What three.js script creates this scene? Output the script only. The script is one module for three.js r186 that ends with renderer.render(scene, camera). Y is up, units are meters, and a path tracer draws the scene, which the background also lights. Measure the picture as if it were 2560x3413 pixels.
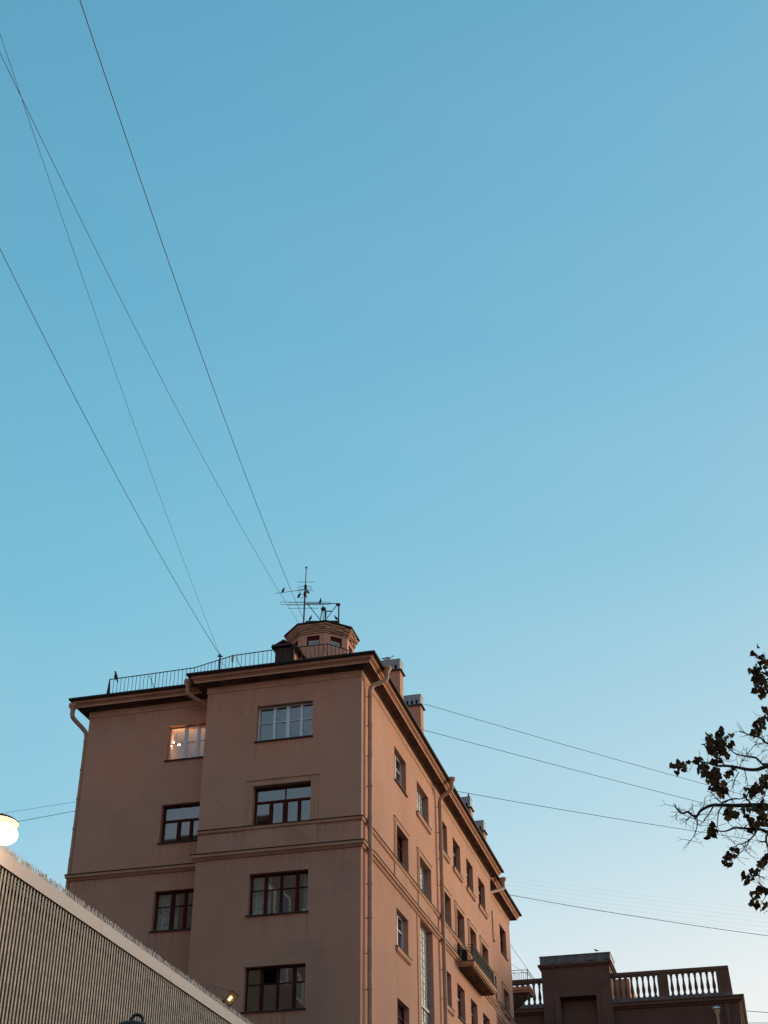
import * as THREE from 'three';
import { mergeGeometries } from 'three/addons/utils/BufferGeometryUtils.js';

// ---------------------------------------------------------------- camera, sky, sun, exposure
const scene = new THREE.Scene();
const RAD = Math.PI / 180;
const camera = new THREE.PerspectiveCamera(2 * Math.atan(1706.5 / 4482) / RAD, 3 / 4, 0.1, 2000);
camera.position.set(0, 1.6, 0);
camera.rotation.set(32.89 * RAD, 0, -0.35 * RAD);
const renderer = new THREE.WebGLRenderer();
renderer.toneMapping = THREE.LinearToneMapping;
renderer.toneMappingExposure = 1.0;
renderer.shadowMap.enabled = true;

const SUN_AZ = 53, SUN_EL = 6;                       // degrees to the right of the view, degrees up
const lin = (c) => c <= 0.04045 ? c / 12.92 : Math.pow((c + 0.055) / 1.055, 2.4);
const S = (r, g, b) => [lin(r / 255), lin(g / 255), lin(b / 255)];
// clear evening sky: rows by height, columns by angle away from the sun's bearing (0, 37, 69, 150 degrees)
const SKY = [
  [0, [2.3, 1.5, 0.8], S(255, 246, 232), S(218, 214, 210), S(206, 182, 176)],
  [5, [2.1, 1.55, 0.95], S(254, 247, 240), S(204, 218, 225), S(206, 188, 186)],
  [13, [1.2, 1.1, 0.98], S(238, 242, 241), S(176, 214, 230), S(190, 186, 194)],
  [20, S(228, 234, 233), S(190, 221, 233), S(146, 202, 224), S(160, 180, 197)],
  [30, S(172, 211, 226), S(148, 201, 223), S(120, 189, 215), S(124, 168, 195)],
  [40, S(140, 193, 217), S(127, 187, 215), S(106, 176, 207), S(104, 159, 191)],
  [54, S(116, 177, 206), S(108, 172, 203), S(95, 162, 195), S(92, 149, 183)],
  [90, S(88, 153, 187), S(86, 151, 186), S(85, 149, 184), S(84, 143, 178)],
];
const smooth = (t) => t * t * (3 - 2 * t);
function skyAt(el, ang) {
  el = Math.max(0, el);
  let i = 0; while (i < SKY.length - 2 && el > SKY[i + 1][0]) i++;
  const a = SKY[i], b = SKY[i + 1], t = Math.min(1, (el - a[0]) / (b[0] - a[0]));
  const cols = [0, 37, 69, 150]; let k = 0; while (k < 2 && ang > cols[k + 1]) k++;
  let s = Math.min(1, (ang - cols[k]) / (cols[k + 1] - cols[k])); if (k !== 1) s = k ? 1 - (1 - s) * (1 - s) : s * s;
  return [0, 1, 2].map((c) => { const p = a[k + 1][c] * (1 - s) + a[k + 2][c] * s, q = b[k + 1][c] * (1 - s) + b[k + 2][c] * s; return p * (1 - t) + q * t; });
}
{
  const w = 1024, h = 512, d = new Float32Array(w * h * 4);
  for (let y = 0; y < h; y++) for (let x = 0; x < w; x++) {
    const phi = ((x + 0.5) / w - 0.5) * 2 * Math.PI, el = ((y + 0.5) / h - 0.5) * 180;
    const az = Math.atan2(Math.cos(phi), -Math.sin(phi)) / RAD;
    let ang = Math.abs(az - SUN_AZ) % 360; if (ang > 180) ang = 360 - ang;
    const hz = 0.5 + 0.25 * Math.sin(el * 0.9 + Math.sin(az * RAD * 3) * 2.2) + 0.15 * Math.sin(el * 2.3 + az * 0.11 + 1.7 * Math.sin(az * 0.045)) + 0.1 * Math.sin(az * 0.23 + el * 0.5), hk = 0.055 * hz * Math.exp(-Math.max(0, el) / 26);
    const c = skyAt(el, ang).map((v) => v + hk * (0.95 - Math.min(0.9, v))), o = (y * w + x) * 4;
    d[o] = c[0]; d[o + 1] = c[1]; d[o + 2] = c[2]; d[o + 3] = 1;
  }
  const sky = new THREE.DataTexture(d, w, h, THREE.RGBAFormat, THREE.FloatType);
  sky.mapping = THREE.EquirectangularReflectionMapping; sky.magFilter = sky.minFilter = THREE.LinearFilter; sky.needsUpdate = true;
  scene.background = sky; scene.environment = sky;
}
const sunDir = new THREE.Vector3(Math.sin(SUN_AZ * RAD) * Math.cos(SUN_EL * RAD), Math.sin(SUN_EL * RAD), -Math.cos(SUN_AZ * RAD) * Math.cos(SUN_EL * RAD));
const sun = new THREE.DirectionalLight(new THREE.Color().setRGB(1, 0.83, 0.54), 2.75);
sun.target.position.set(0, 15, -50); sun.position.copy(sun.target.position).addScaledVector(sunDir, 180);
sun.castShadow = true; sun.shadow.radius = 34; sun.shadow.mapSize.set(4096, 4096);
Object.assign(sun.shadow.camera, { left: -70, right: 70, top: 60, bottom: -40, near: 1, far: 400 });
scene.add(sun, sun.target);

// ---------------------------------------------------------------- helpers
let seed = 7; const rnd = () => { seed = (seed * 1664525 + 1013904223) >>> 0; return seed / 4294967296; };
const rr = (a, b) => a + (b - a) * rnd();
const used = new Map();
function uniq(n) { const k = used.get(n) || 0; used.set(n, k + 1); return k ? n + '_' + String(k).padStart(3, '0') : n; }
function mesh(name, geo, mat, parent) { const m = new THREE.Mesh(geo, mat); m.name = name; m.castShadow = m.receiveShadow = true; parent.add(m); return m; }
function thing(name, label, category, group, kind) { const g = new THREE.Group(); g.name = uniq(name); scene.add(g); tag(g, label, category, group, kind); return g; }
function tag(o, label, category, group, kind) { if (label) o.userData.label = label; if (category) o.userData.category = category; if (group) o.userData.group = group; if (kind) o.userData.kind = kind; return o; }
function single(name, geo, mat, label, category, group, kind) { const m = new THREE.Mesh(geo, mat); m.name = uniq(name); m.castShadow = m.receiveShadow = true; scene.add(m); return tag(m, label, category, group, kind); }
function sub(name, parent) { const g = new THREE.Group(); g.name = name; parent.add(g); return g; }
// metres as texture coordinates, by the side each face looks to
function muv(g) {
  g = g.index ? g.toNonIndexed() : g; if (!g.attributes.normal) g.computeVertexNormals();
  const p = g.attributes.position, uv = new Float32Array(p.count * 2);
  for (let i = 0; i < p.count; i += 3) {
    const a = new THREE.Vector3().fromBufferAttribute(p, i), b = new THREE.Vector3().fromBufferAttribute(p, i + 1), c = new THREE.Vector3().fromBufferAttribute(p, i + 2);
    const n = b.clone().sub(a).cross(c.clone().sub(a)), ax = Math.abs(n.x), ay = Math.abs(n.y), az = Math.abs(n.z);
    [a, b, c].forEach((v, k) => { const q = ay > ax && ay > az ? [v.x, v.z] : ax > az ? [v.z, v.y] : [v.x, v.y]; uv[(i + k) * 2] = q[0]; uv[(i + k) * 2 + 1] = q[1]; });
  }
  g.setAttribute('uv', new THREE.BufferAttribute(uv, 2)); return g;
}
const box = (x0, x1, y0, y1, z0, z1) => muv(new THREE.BoxGeometry(x1 - x0, y1 - y0, z1 - z0).translate((x0 + x1) / 2, (y0 + y1) / 2, (z0 + z1) / 2));
const merge = (l) => mergeGeometries(l.map((g) => { g = g.index ? g.toNonIndexed() : g; for (const k of Object.keys(g.attributes)) if (!['position', 'normal', 'uv'].includes(k)) g.deleteAttribute(k); return g; }));
function bar(a, b, r, seg = 6, r2 = r) {
  const A = new THREE.Vector3(...a), B = new THREE.Vector3(...b), d = B.clone().sub(A), g = new THREE.CylinderGeometry(r2, r, d.length(), seg);
  return g.applyQuaternion(new THREE.Quaternion().setFromUnitVectors(new THREE.Vector3(0, 1, 0), d.clone().normalize())).translate(...A.add(B).multiplyScalar(0.5).toArray());
}
function tube(pts, r, n = 24, seg = 10, r2 = r, tension = 0.5) {
  const c = new THREE.CatmullRomCurve3(pts.map((p) => new THREE.Vector3(...p)), false, 'catmullrom', tension), g = new THREE.TubeGeometry(c, n, 1, seg), p = g.attributes.position, ct = new THREE.Vector3(), v = new THREE.Vector3();
  for (let i = 0; i <= n; i++) { c.getPointAt(i / n, ct); const rad = r + (r2 - r) * (i / n); for (let j = 0; j <= seg; j++) { const k = i * (seg + 1) + j; v.fromBufferAttribute(p, k).sub(ct).multiplyScalar(rad).add(ct); p.setXYZ(k, v.x, v.y, v.z); } }
  return g;
}
// profile [[out, y], ...] carried along a plan outline [[x, z], ...], corners mitred
function sweep(path, prof) {
  const n = path.length, seg = [], pos = [], nor = [];
  for (let i = 0; i < n - 1; i++) { const dx = path[i + 1][0] - path[i][0], dz = path[i + 1][1] - path[i][1], l = Math.hypot(dx, dz); seg.push([-dz / l, dx / l]); }
  const off = (i, o) => { const a = seg[Math.max(0, i - 1)], b = seg[Math.min(n - 2, i)], k = o / (1 + a[0] * b[0] + a[1] * b[1]); return [path[i][0] + (a[0] + b[0]) * k, path[i][1] + (a[1] + b[1]) * k]; };
  for (let i = 0; i < n - 1; i++) for (let j = 0; j < prof.length - 1; j++) {
    const [o0, y0] = prof[j], [o1, y1] = prof[j + 1], A = off(i, o0), B = off(i + 1, o0), C = off(i + 1, o1), D = off(i, o1);
    const q = [[A[0], y0, A[1]], [B[0], y0, B[1]], [C[0], y1, C[1]], [D[0], y1, D[1]]];
    for (const k of [0, 1, 2, 0, 2, 3]) pos.push(...q[k]);
  }
  const g = new THREE.BufferGeometry(); g.setAttribute('position', new THREE.Float32BufferAttribute(pos, 3)); g.computeVertexNormals(); return muv(g);
}
function panel(u0, u1, y0, y1, holes, t) {
  const s = new THREE.Shape([[u0, y0], [u1, y0], [u1, y1], [u0, y1]].map((p) => new THREE.Vector2(...p)));
  for (const [a, b, c, d] of holes) s.holes.push(new THREE.Path([[a, c], [a, d], [b, d], [b, c]].map((p) => new THREE.Vector2(...p))));
  return new THREE.ExtrudeGeometry(s, { depth: t, bevelEnabled: false }).translate(0, 0, -t);
}
// seamless noise textures
function noiseTex(n, octaves, f, srgb) {
  const R = []; for (let i = 0; i < 4096; i++) R.push(rnd());
  const val = (x, y, per, o) => { const xi = Math.floor(x), yi = Math.floor(y), fx = smooth(x - xi), fy = smooth(y - yi), h = (a, b) => R[(((a % per) + per) % per * 157 + ((b % per) + per) % per * 311 + o * 977) & 4095]; return (h(xi, yi) * (1 - fx) + h(xi + 1, yi) * fx) * (1 - fy) + (h(xi, yi + 1) * (1 - fx) + h(xi + 1, yi + 1) * fx) * fy; };
  const d = new Uint8Array(n * n * 4);
  for (let y = 0; y < n; y++) for (let x = 0; x < n; x++) {
    const layers = octaves.map(([per, amp], o) => amp * (val(x / n * per, y / n * per, per, o) - 0.5)); const c = f(layers, x / n, y / n), k = (y * n + x) * 4;
    d[k] = Math.max(0, Math.min(255, c[0] * 255)); d[k + 1] = Math.max(0, Math.min(255, c[1] * 255)); d[k + 2] = Math.max(0, Math.min(255, c[2] * 255)); d[k + 3] = 255;
  }
  const t = new THREE.DataTexture(d, n, n); t.wrapS = t.wrapT = THREE.RepeatWrapping; t.magFilter = THREE.LinearFilter; t.minFilter = THREE.LinearMipmapLinearFilter; t.generateMipmaps = true; if (srgb) t.colorSpace = THREE.SRGBColorSpace; t.needsUpdate = true; return t;
}
const rep = (t, s) => { const c = t.clone(); c.repeat.set(s, s); c.needsUpdate = true; return c; };
const sum = (l) => l.reduce((a, b) => a + b, 0);
const plasterMap = noiseTex(512, [[5, 0.10], [11, 0.07], [29, 0.05], [83, 0.04], [211, 0.05]], (l) => { const v = 0.93 + sum(l), g = l[0] * 0.25 + l[1] * 0.3; return [v - g * 0.4, v, v + g * 0.5]; }, true);
const plasterBump = noiseTex(512, [[23, 0.3], [71, 0.3], [190, 0.5]], (l) => { const v = 0.5 + sum(l); return [v, v, v]; });
const grimeMap = noiseTex(256, [[4, 0.3], [13, 0.25], [41, 0.2], [101, 0.15]], (l) => { const v = 0.82 + sum(l); return [v, v, v]; }, true);

// weathered plaster of one whole face: soft blotches, rain streaks that start at ledges, repainted patches, small darker round spots
function faceTex(w, h, u0, u1, y0, y1, ledges, patches, spots) {
  const R = []; for (let i = 0; i < 4096; i++) R.push(rnd());
  const N = (x, y, o) => { const xi = Math.floor(x), yi = Math.floor(y), fx = smooth(x - xi), fy = smooth(y - yi), k = (a, b) => R[((a * 157 + b * 311 + o * 977) % 4096 + 4096) % 4096]; return (k(xi, yi) * (1 - fx) + k(xi + 1, yi) * fx) * (1 - fy) + (k(xi, yi + 1) * (1 - fx) + k(xi + 1, yi + 1) * fx) * fy - 0.5; };
  const d = new Uint8Array(w * h * 4);
  for (let j = 0; j < h; j++) for (let i = 0; i < w; i++) {
    const u = u0 + (u1 - u0) * (i + 0.5) / w, y = y0 + (y1 - y0) * (j + 0.5) / h;
    let v = 0.93 + 0.06 * N(u * 0.45, y * 0.4, 0) + 0.035 * N(u * 1.7, y * 1.3, 1) + 0.02 * N(u * 9, y * 9, 2) + 0.02 * N(u * 31, y * 31, 3), g = 0.05 * N(u * 0.6 + 40, y * 0.5 + 17, 4), st = 0;
    for (const [a, b, ly, len] of ledges) if (u > a && u < b && y < ly && y > ly - len) { const n = Math.max(0, N(u * 14, y * 0.6, 5) + 0.5 * N(u * 47, y * 1.1, 6)); st += n * (1 - (ly - y) / len) * (0.6 + N(u * 2.3, ly, 7)); }
    v -= 0.22 * Math.min(0.6, st);
    for (const [a, b, c, e, k] of patches) { const q = 0.05 * N(u * 7, y * 7, 8); if (u > a + q && u < b + q && y > c + q && y < e - q) { v -= k * 0.45; g -= 0.01; } }
    for (const [a, c, r] of spots) { const q = Math.hypot(u - a, (y - c) * 0.9) + 0.12 * r * N(u * 20, y * 20, 9); if (q < r) v -= 0.10 * (1 - q / r); }
    const o = (j * w + i) * 4; d[o] = 255 * Math.max(0, Math.min(1, v + g)); d[o + 1] = 255 * Math.max(0, Math.min(1, v)); d[o + 2] = 255 * Math.max(0, Math.min(1, v - g * 0.6)); d[o + 3] = 255;
  }
  const t = new THREE.DataTexture(d, w, h); t.wrapS = t.wrapT = THREE.RepeatWrapping; t.magFilter = THREE.LinearFilter; t.minFilter = THREE.LinearMipmapLinearFilter; t.generateMipmaps = true; t.colorSpace = THREE.SRGBColorSpace;
  t.repeat.set(1 / (u1 - u0), 1 / (y1 - y0)); t.offset.set(-u0 / (u1 - u0), -y0 / (y1 - y0)); t.needsUpdate = true; return t;
}
const C = (r, g, b) => new THREE.Color().setRGB(r, g, b);
const std = (r, g, b, rough = 0.8, o = {}) => new THREE.MeshStandardMaterial({ color: C(r, g, b), roughness: rough, side: THREE.DoubleSide, ...o });
const M = {
  wall: std(0.69, 0.312, 0.203, 0.92, { map: rep(plasterMap, 1 / 7), bumpMap: rep(plasterBump, 1 / 1.5), bumpScale: 0.004 }),
  trim: std(0.64, 0.30, 0.185, 0.9, { map: rep(plasterMap, 1 / 3.1), bumpMap: rep(plasterBump, 1 / 1.1), bumpScale: 0.004 }),
  shaded_soffit: std(0.17, 0.08, 0.045, 0.95, { map: rep(grimeMap, 1 / 3) }),  // plaster darkened: the shade under ledges is put into this colour
  pipe: std(0.62, 0.32, 0.20, 0.65, { map: rep(plasterMap, 1 / 0.9) }),
  roof: std(0.05, 0.026, 0.02, 0.85, { map: rep(grimeMap, 1 / 2) }),
  flash: std(0.06, 0.028, 0.022, 0.8),
  white: std(0.72, 0.70, 0.74, 0.45),
  redwood: new THREE.MeshPhysicalMaterial({ color: C(0.09, 0.014, 0.011), roughness: 0.9, specularIntensity: 0.3, side: THREE.DoubleSide }),
  brownwood: std(0.16, 0.08, 0.06, 0.6),
  darkroom: std(0.27, 0.235, 0.225, 1),  // room lining darkened, interior dimness is put into the colour
  curtain: std(0.62, 0.60, 0.60, 1, { map: rep(grimeMap, 0.7) }),
  litroom: std(0.70, 0.58, 0.48, 1),
  iron: std(0.035, 0.024, 0.022, 0.8),
  hatch: std(0.09, 0.036, 0.026, 0.85, { map: rep(grimeMap, 1) }),
  rust: std(0.10, 0.05, 0.04, 0.8, { map: rep(grimeMap, 2) }),
  alu: std(0.35, 0.36, 0.38, 0.45, { metalness: 0.5 }),
  zinc: std(0.30, 0.30, 0.33, 0.6),
  brick: [std(0.50, 0.25, 0.15, 0.95), std(0.42, 0.19, 0.11, 0.95), std(0.56, 0.33, 0.22, 0.95), std(0.33, 0.16, 0.1, 0.95)],
  glass: new THREE.MeshPhysicalMaterial({ color: C(0.9, 0.95, 0.95), roughness: 0.03, transmission: 1, thickness: 0, ior: 2.75, side: THREE.DoubleSide }),
  frosted: std(0.58, 0.52, 0.49, 0.5, { map: rep(grimeMap, 1.3) }),
  wire: std(0.04, 0.11, 0.14, 0.7),
  stone: std(0.165, 0.082, 0.056, 0.95, { map: rep(plasterMap, 1 / 4), bumpMap: rep(plasterBump, 1), bumpScale: 0.006 }),
  stoneDark: std(0.15, 0.072, 0.05, 0.95, { map: rep(plasterMap, 1 / 4) }),
  leadSheet: std(0.17, 0.15, 0.15, 0.6, { map: rep(grimeMap, 0.8) }),
  slat: [std(0.46, 0.33, 0.295, 0.5, { map: rep(grimeMap, 0.6) }), std(0.43, 0.31, 0.28, 0.5, { map: rep(grimeMap, 0.5) }), std(0.48, 0.345, 0.31, 0.5, { map: rep(grimeMap, 0.7) })],
  coping: std(0.53, 0.40, 0.375, 0.6),
  shedback: std(0.03, 0.017, 0.015, 0.9),
  spike: std(0.52, 0.42, 0.39, 0.5),
  bark: std(0.05, 0.035, 0.03, 0.95),
leaf: [[0.095, 0.052, 0.017], [0.085, 0.04, 0.016], [0.125, 0.08, 0.02], [0.09, 0.034, 0.016]].map(([r, g, b], i) => new THREE.MeshPhysicalMaterial({ color: C(r, g, b), roughness: 0.95, side: THREE.DoubleSide, transmission: i % 2 ? 0 : 0.35, thickness: 0 })),
  bird: std(0.03, 0.028, 0.03, 0.8), gullBody: std(0.72, 0.70, 0.70, 0.8), gullWing: std(0.22, 0.23, 0.25, 0.8), beak: std(0.6, 0.4, 0.08, 0.6),
  asphalt: std(0.06, 0.056, 0.055, 0.95, { map: rep(grimeMap, 0.2) }), paving: std(0.22, 0.2, 0.18, 0.95, { map: rep(grimeMap, 0.4) }),
  blockWall: std(0.15, 0.125, 0.115, 0.95, { map: rep(plasterMap, 1 / 6) }),
  blockPane: std(0.03, 0.035, 0.04, 0.08),
};
const ledgesFront = [[-6.3, 0, 24.43, 1.1], [-6.3, 0, 17.7, 1.6], [-6.3, 0, 18.7, 0.7], [-4.3, -1.85, 22.17, 1.3], [-4.3, -1.85, 15.5, 1.5], [-4.3, -1.85, 12.2, 1.4], [-11.8, -6.3, 24.43, 1.0], [-11.8, -6.3, 17.7, 1.5], [-8.4, -6.3, 22.2, 1.3], [-8.4, -6.3, 18.84, 1.0], [-8.4, -6.3, 15.5, 1.4]];
const patchFront = [[-1.7, -1.2, 12.1, 14.2, 0.05], [-1.0, -0.3, 16.1, 17.3, 0.035], [-2.6, -1.3, 14.0, 14.6, 0.05], [-5.6, -5.1, 15.0, 16.2, 0.03], [-1.9, -0.9, 16.0, 16.35, 0.03], [-10.4, -9.7, 19.2, 20.4, 0.035]];
M.wallFront = M.wall.clone(); M.wallFront.map = faceTex(1024, 1024, -12, 0, 8, 25, ledgesFront, patchFront, [[-5.75, 23.7, 0.1], [-4.85, 23.5, 0.1], [-5.6, 20.0, 0.1], [-11.4, 22.3, 0.12]]);
const ledgesSide = [[0, 35, 24.43, 0.8], [0, 27, 17.7, 1.3], [0, 27, 18.7, 0.6], [4.9, 7.3, 22.17, 1.2], [4.9, 7.3, 15.3, 1.4], [8.9, 11.5, 22.0, 1.2]];
for (const a of [13.5, 16.5, 19.7, 22.7]) ledgesSide.push([a - 0.15, a + 1.9, 21.95, 1.1], [a - 0.15, a + 1.9, 15.1, 1.2]);
M.wallSide = M.wall.clone(); M.wallSide.map = faceTex(2048, 1024, 0, 36, 8, 25, ledgesSide, [[1.9, 4.4, 14.2, 15.0, 0.03], [7.3, 8.4, 18.9, 20.1, 0.025], [2.2, 3.3, 20.6, 21.4, 0.02]], [[0.42, 23.2, 0.07], [0.42, 22.9, 0.06], [0.45, 20.8, 0.06], [0.4, 19.2, 0.05]]);
const glow = (r, g, b, k) => new THREE.MeshStandardMaterial({ color: C(0, 0, 0), emissive: C(r, g, b), emissiveIntensity: k });

// ---------------------------------------------------------------- ground
single('ground', new THREE.PlaneGeometry(1600, 1600).rotateX(-Math.PI / 2), M.asphalt, 'dark asphalt ground of the yard and street', null, null, 'structure');

// ---------------------------------------------------------------- the apartment house
const YAW = 14.42 * RAD, CORNER = new THREE.Vector3(-0.898, 0, -47);
const place = (g) => { g.position.copy(CORNER); g.rotation.y = -YAW; return g; };
const toWorld = (x, y, z) => new THREE.Vector3(x, y, z).applyAxisAngle(new THREE.Vector3(0, 1, 0), -YAW).add(CORNER);
const H = place(thing('apartment_house', 'tall salmon plastered apartment house with heavy cornice and rooftop turret', 'building'));
single('pavement', box(-14, 6, 0, 0.13, -38, 3), M.paving, 'grey paved kerb strip round the salmon house', null, null, 'structure').position.copy(CORNER);
scene.children[scene.children.length - 1].rotation.y = -YAW;

const FRONT = { rot: 0, at: (u, y, o = 0) => [u, y, o] }, WING = { rot: 0, at: (u, y, o = 0) => [u, y, -0.9 + o] };
const RIGHT = { rot: Math.PI / 2, at: (u, y, o = 0) => [o, y, -u] }, ENDBAY = { rot: Math.PI / 2, at: (u, y, o = 0) => [-0.45 + o, y, -u] };
const onFace = (g, F) => { if (F.rot) g.rotateY(F.rot); return g.translate(...F.at(0, 0, 0)); };

// windows: [face, u0, u1, y0, y1, kind, options]
const WIN = [];
const add = (F, u0, u1, y0, y1, k, o = {}) => WIN.push({ F, u0, u1, y0, y1, k, ...o });
add(FRONT, -4.2, -1.95, 22.2, 23.69, 'white4', { sill: 'metal' });
add(FRONT, -4.2, -1.93, 18.9, 20.4, 'red_transom', { surround: 1 });
add(FRONT, -4.2, -1.96, 15.55, 17.07, 'red_bar', { sill: 'metal', curtain: 0.3 });
add(FRONT, -4.2, -1.97, 12.25, 13.77, 'red_bar', { sill: 'metal', vent: 1 });
add(WING, -8.26, -6.5, 22.23, 23.71, 'white3', { sill: 'metal', lit: 1 });
add(WING, -8.26, -6.5, 18.88, 20.41, 'red_transom3', { sill: 'metal' });
add(WING, -8.26, -6.5, 15.54, 17.04, 'red_bar3', { sill: 'metal', curtain: 0.45 });
add(RIGHT, 5.08, 7.07, 22.2, 23.69, 'white2', { sill: 'metal', curtain: 0.2 });
add(RIGHT, 5.15, 7.07, 18.9, 20.35, 'red2', { surround: 1, curtain: 0.2 });
add(RIGHT, 5.15, 7.06, 15.53, 17.02, 'white2', { sill: 'stone', curtain: 0.2 });
add(RIGHT, 5.15, 7.03, 12.2, 13.65, 'red2', { sill: 'stone' });
add(RIGHT, 9.05, 11.3, 22.25, 23.69, 'grid', { sill: 'stone', rows: 5 });
add(RIGHT, 9.12, 11.26, 18.9, 20.35, 'grid', { surround: 1, rows: 5 });
add(RIGHT, 9.2, 11.5, 7, 17.7, 'grid', { rows: 34 });
for (const [u0, u1] of [[13.5, 15.2], [16.5, 18.22], [19.7, 21.35], [22.75, 24.56]]) add(RIGHT, u0, u1, 22.17, 23.68, 'brown2', { sill: 'stone' });
for (const [u0, u1, y0] of [[13.6, 15.32, 18.9], [16.7, 18.34, 17.9], [19.74, 21.28, 18.9], [22.76, 24.45, 18.9]]) add(RIGHT, u0, u1, y0, 20.28, 'red2', { surround: 1 });
for (const [u0, u1] of [[13.6, 15.13], [16.4, 18.1], [19.5, 21.1], [22.5, 24.3]]) add(RIGHT, u0, u1, 15.3, 16.82, 'brown2', { sill: u0 < 14 ? 'stone' : 'metal' });
add(ENDBAY, 27.4, 29.2, 22.02, 23.65, 'brown2', { sill: 'metal' }); add(ENDBAY, 31.26, 33.3, 22.0, 23.6, 'red2', { sill: 'metal' });
add(ENDBAY, 27.4, 29.08, 18.55, 20.05, 'red2', { surround: 1 }); add(ENDBAY, 31.34, 33.15, 18.55, 20.05, 'red2', { surround: 1 });

const TOP = 24.77, T = 0.5, holesOf = (F) => WIN.filter((w) => w.F === F).map((w) => [w.u0, w.u1, w.y0, w.y1]);
mesh('front_wall', onFace(panel(-6.31, 0, 0, TOP, holesOf(FRONT), T), FRONT), M.wallFront, H);
mesh('wing_wall', onFace(panel(-11.8, -6.31, 0, TOP, holesOf(WING), T), WING), M.wallFront, H);
mesh('side_wall', onFace(panel(T, 26.27, 0, TOP, holesOf(RIGHT), T), RIGHT), M.wallSide, H);
mesh('end_bay_wall', onFace(panel(26.27, 34.7, 0, TOP, holesOf(ENDBAY), T), ENDBAY), M.wallSide, H);
mesh('return_wall', box(-6.31, -5.81, 0, TOP, -1.4, -0.5), M.wall, H);
mesh('end_wall', box(-11.8, -0.95, 0, TOP, -34.7, -34.2), M.wall, H);
mesh('rear_wall', box(-11.8, -11.3, 0, TOP, -34.2, -1.4), M.wall, H);

const PLAN = [[-11.8, -33], [-11.8, -0.9], [-6.31, -0.9], [-6.31, 0], [0, 0], [0, -26.27], [-0.45, -26.27], [-0.45, -34.7], [-10, -34.7]];
mesh('frieze', sweep(PLAN, [[0, 24.44], [0.03, 24.46], [0.03, TOP]]), M.trim, H);
const cor = sub('cornice', H);
mesh('shaded_soffit', sweep(PLAN, [[0.03, TOP - 0.05], [0.10, TOP - 0.03], [0.12, TOP], [0.44, TOP + 0.015]]), M.shaded_soffit, cor);  // underside carries eave shade in its colour
mesh('fascia', sweep(PLAN, [[0.44, TOP + 0.015], [0.44, 24.87], [0.475, 24.885]]), M.trim, cor);
mesh('moulding', sweep(PLAN, [[0.475, 24.885], [0.45, 24.91], [0.49, 24.945], [0.54, 24.955], [0.54, 25.03], [0.575, 25.05], [0.56, 25.08]]), M.trim, cor);
mesh('eave_flashing', sweep(PLAN, [[0.56, 25.06], [0.70, 25.075], [0.70, 25.15], [0.40, 25.25]]), M.roof, cor);
mesh('gutter_upstand', sweep([[-11.3, -0.9], [-6.31, -0.9], [-6.31, 0]].slice(0, 2), [[0.60, 25.13], [0.60, 25.19], [0.57, 25.19], [0.57, 25.13]]), M.roof, cor);
mesh('gutter_upstand', sweep([[-5.9, 0], [0, 0], [0, -26.2]], [[0.60, 25.13], [0.60, 25.20], [0.57, 25.20], [0.57, 25.13]]), M.roof, cor);
mesh('gutter_upstand', sweep([[-0.45, -27.2], [-0.45, -34.7], [-6, -34.7]], [[0.60, 25.13], [0.60, 25.20], [0.57, 25.20], [0.57, 25.13]]), M.roof, cor);
// string courses
const low = sub('lower_string_course', H), up = sub('upper_string_course', H);
mesh('bed_moulding', sweep(PLAN, [[0, 17.70], [0.05, 17.72], [0.09, 17.78], [0.10, 17.81]]), M.trim, low);
mesh('band', sweep(PLAN, [[0.10, 17.81], [0.155, 17.815], [0.155, 17.93]]), M.trim, low);
mesh('flashing', sweep(PLAN, [[0.155, 17.925], [0.185, 17.925], [0.185, 17.95], [0, 17.995]]), M.flash, low);
const PLAN2 = PLAN.slice(3);
mesh('band', sweep(PLAN2, [[0, 18.70], [0.045, 18.72], [0.075, 18.76], [0.075, 18.85]]), M.trim, up);
mesh('flashing', sweep(PLAN2, [[0.075, 18.845], [0.11, 18.845], [0.11, 18.868], [0, 18.905]]), M.flash, up);

// hipped roofs of dark sheet metal
function hip(x0, x1, z0, z1, y, s) {
  const w = (x1 - x0) / 2, r = y + w * s, cx = (x0 + x1) / 2, A = [x0, y, z1], B = [x1, y, z1], Cc = [x1, y, z0], D = [x0, y, z0], R1 = [cx, r, z1 - w], R2 = [cx, r, z0 + w], p = [];
  for (const f of [[A, B, R1], [B, Cc, R2], [B, R2, R1], [Cc, D, R2], [D, A, R1], [D, R1, R2]]) for (const v of f) p.push(...v);
  const g = new THREE.BufferGeometry(); g.setAttribute('position', new THREE.Float32BufferAttribute(p, 3)); g.computeVertexNormals(); return muv(g);
}
mesh('roof', hip(-7.0, 0.69, -27.0, 0.69, 25.15, 0.3), M.roof, H);
mesh('roof', hip(-12.49, -3.6, -31, -0.21, 25.152, 0.3), M.roof, H);
mesh('roof', hip(-12.48, 0.24, -35.39, -18, 25.154, 0.3), M.roof, H);

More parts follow.
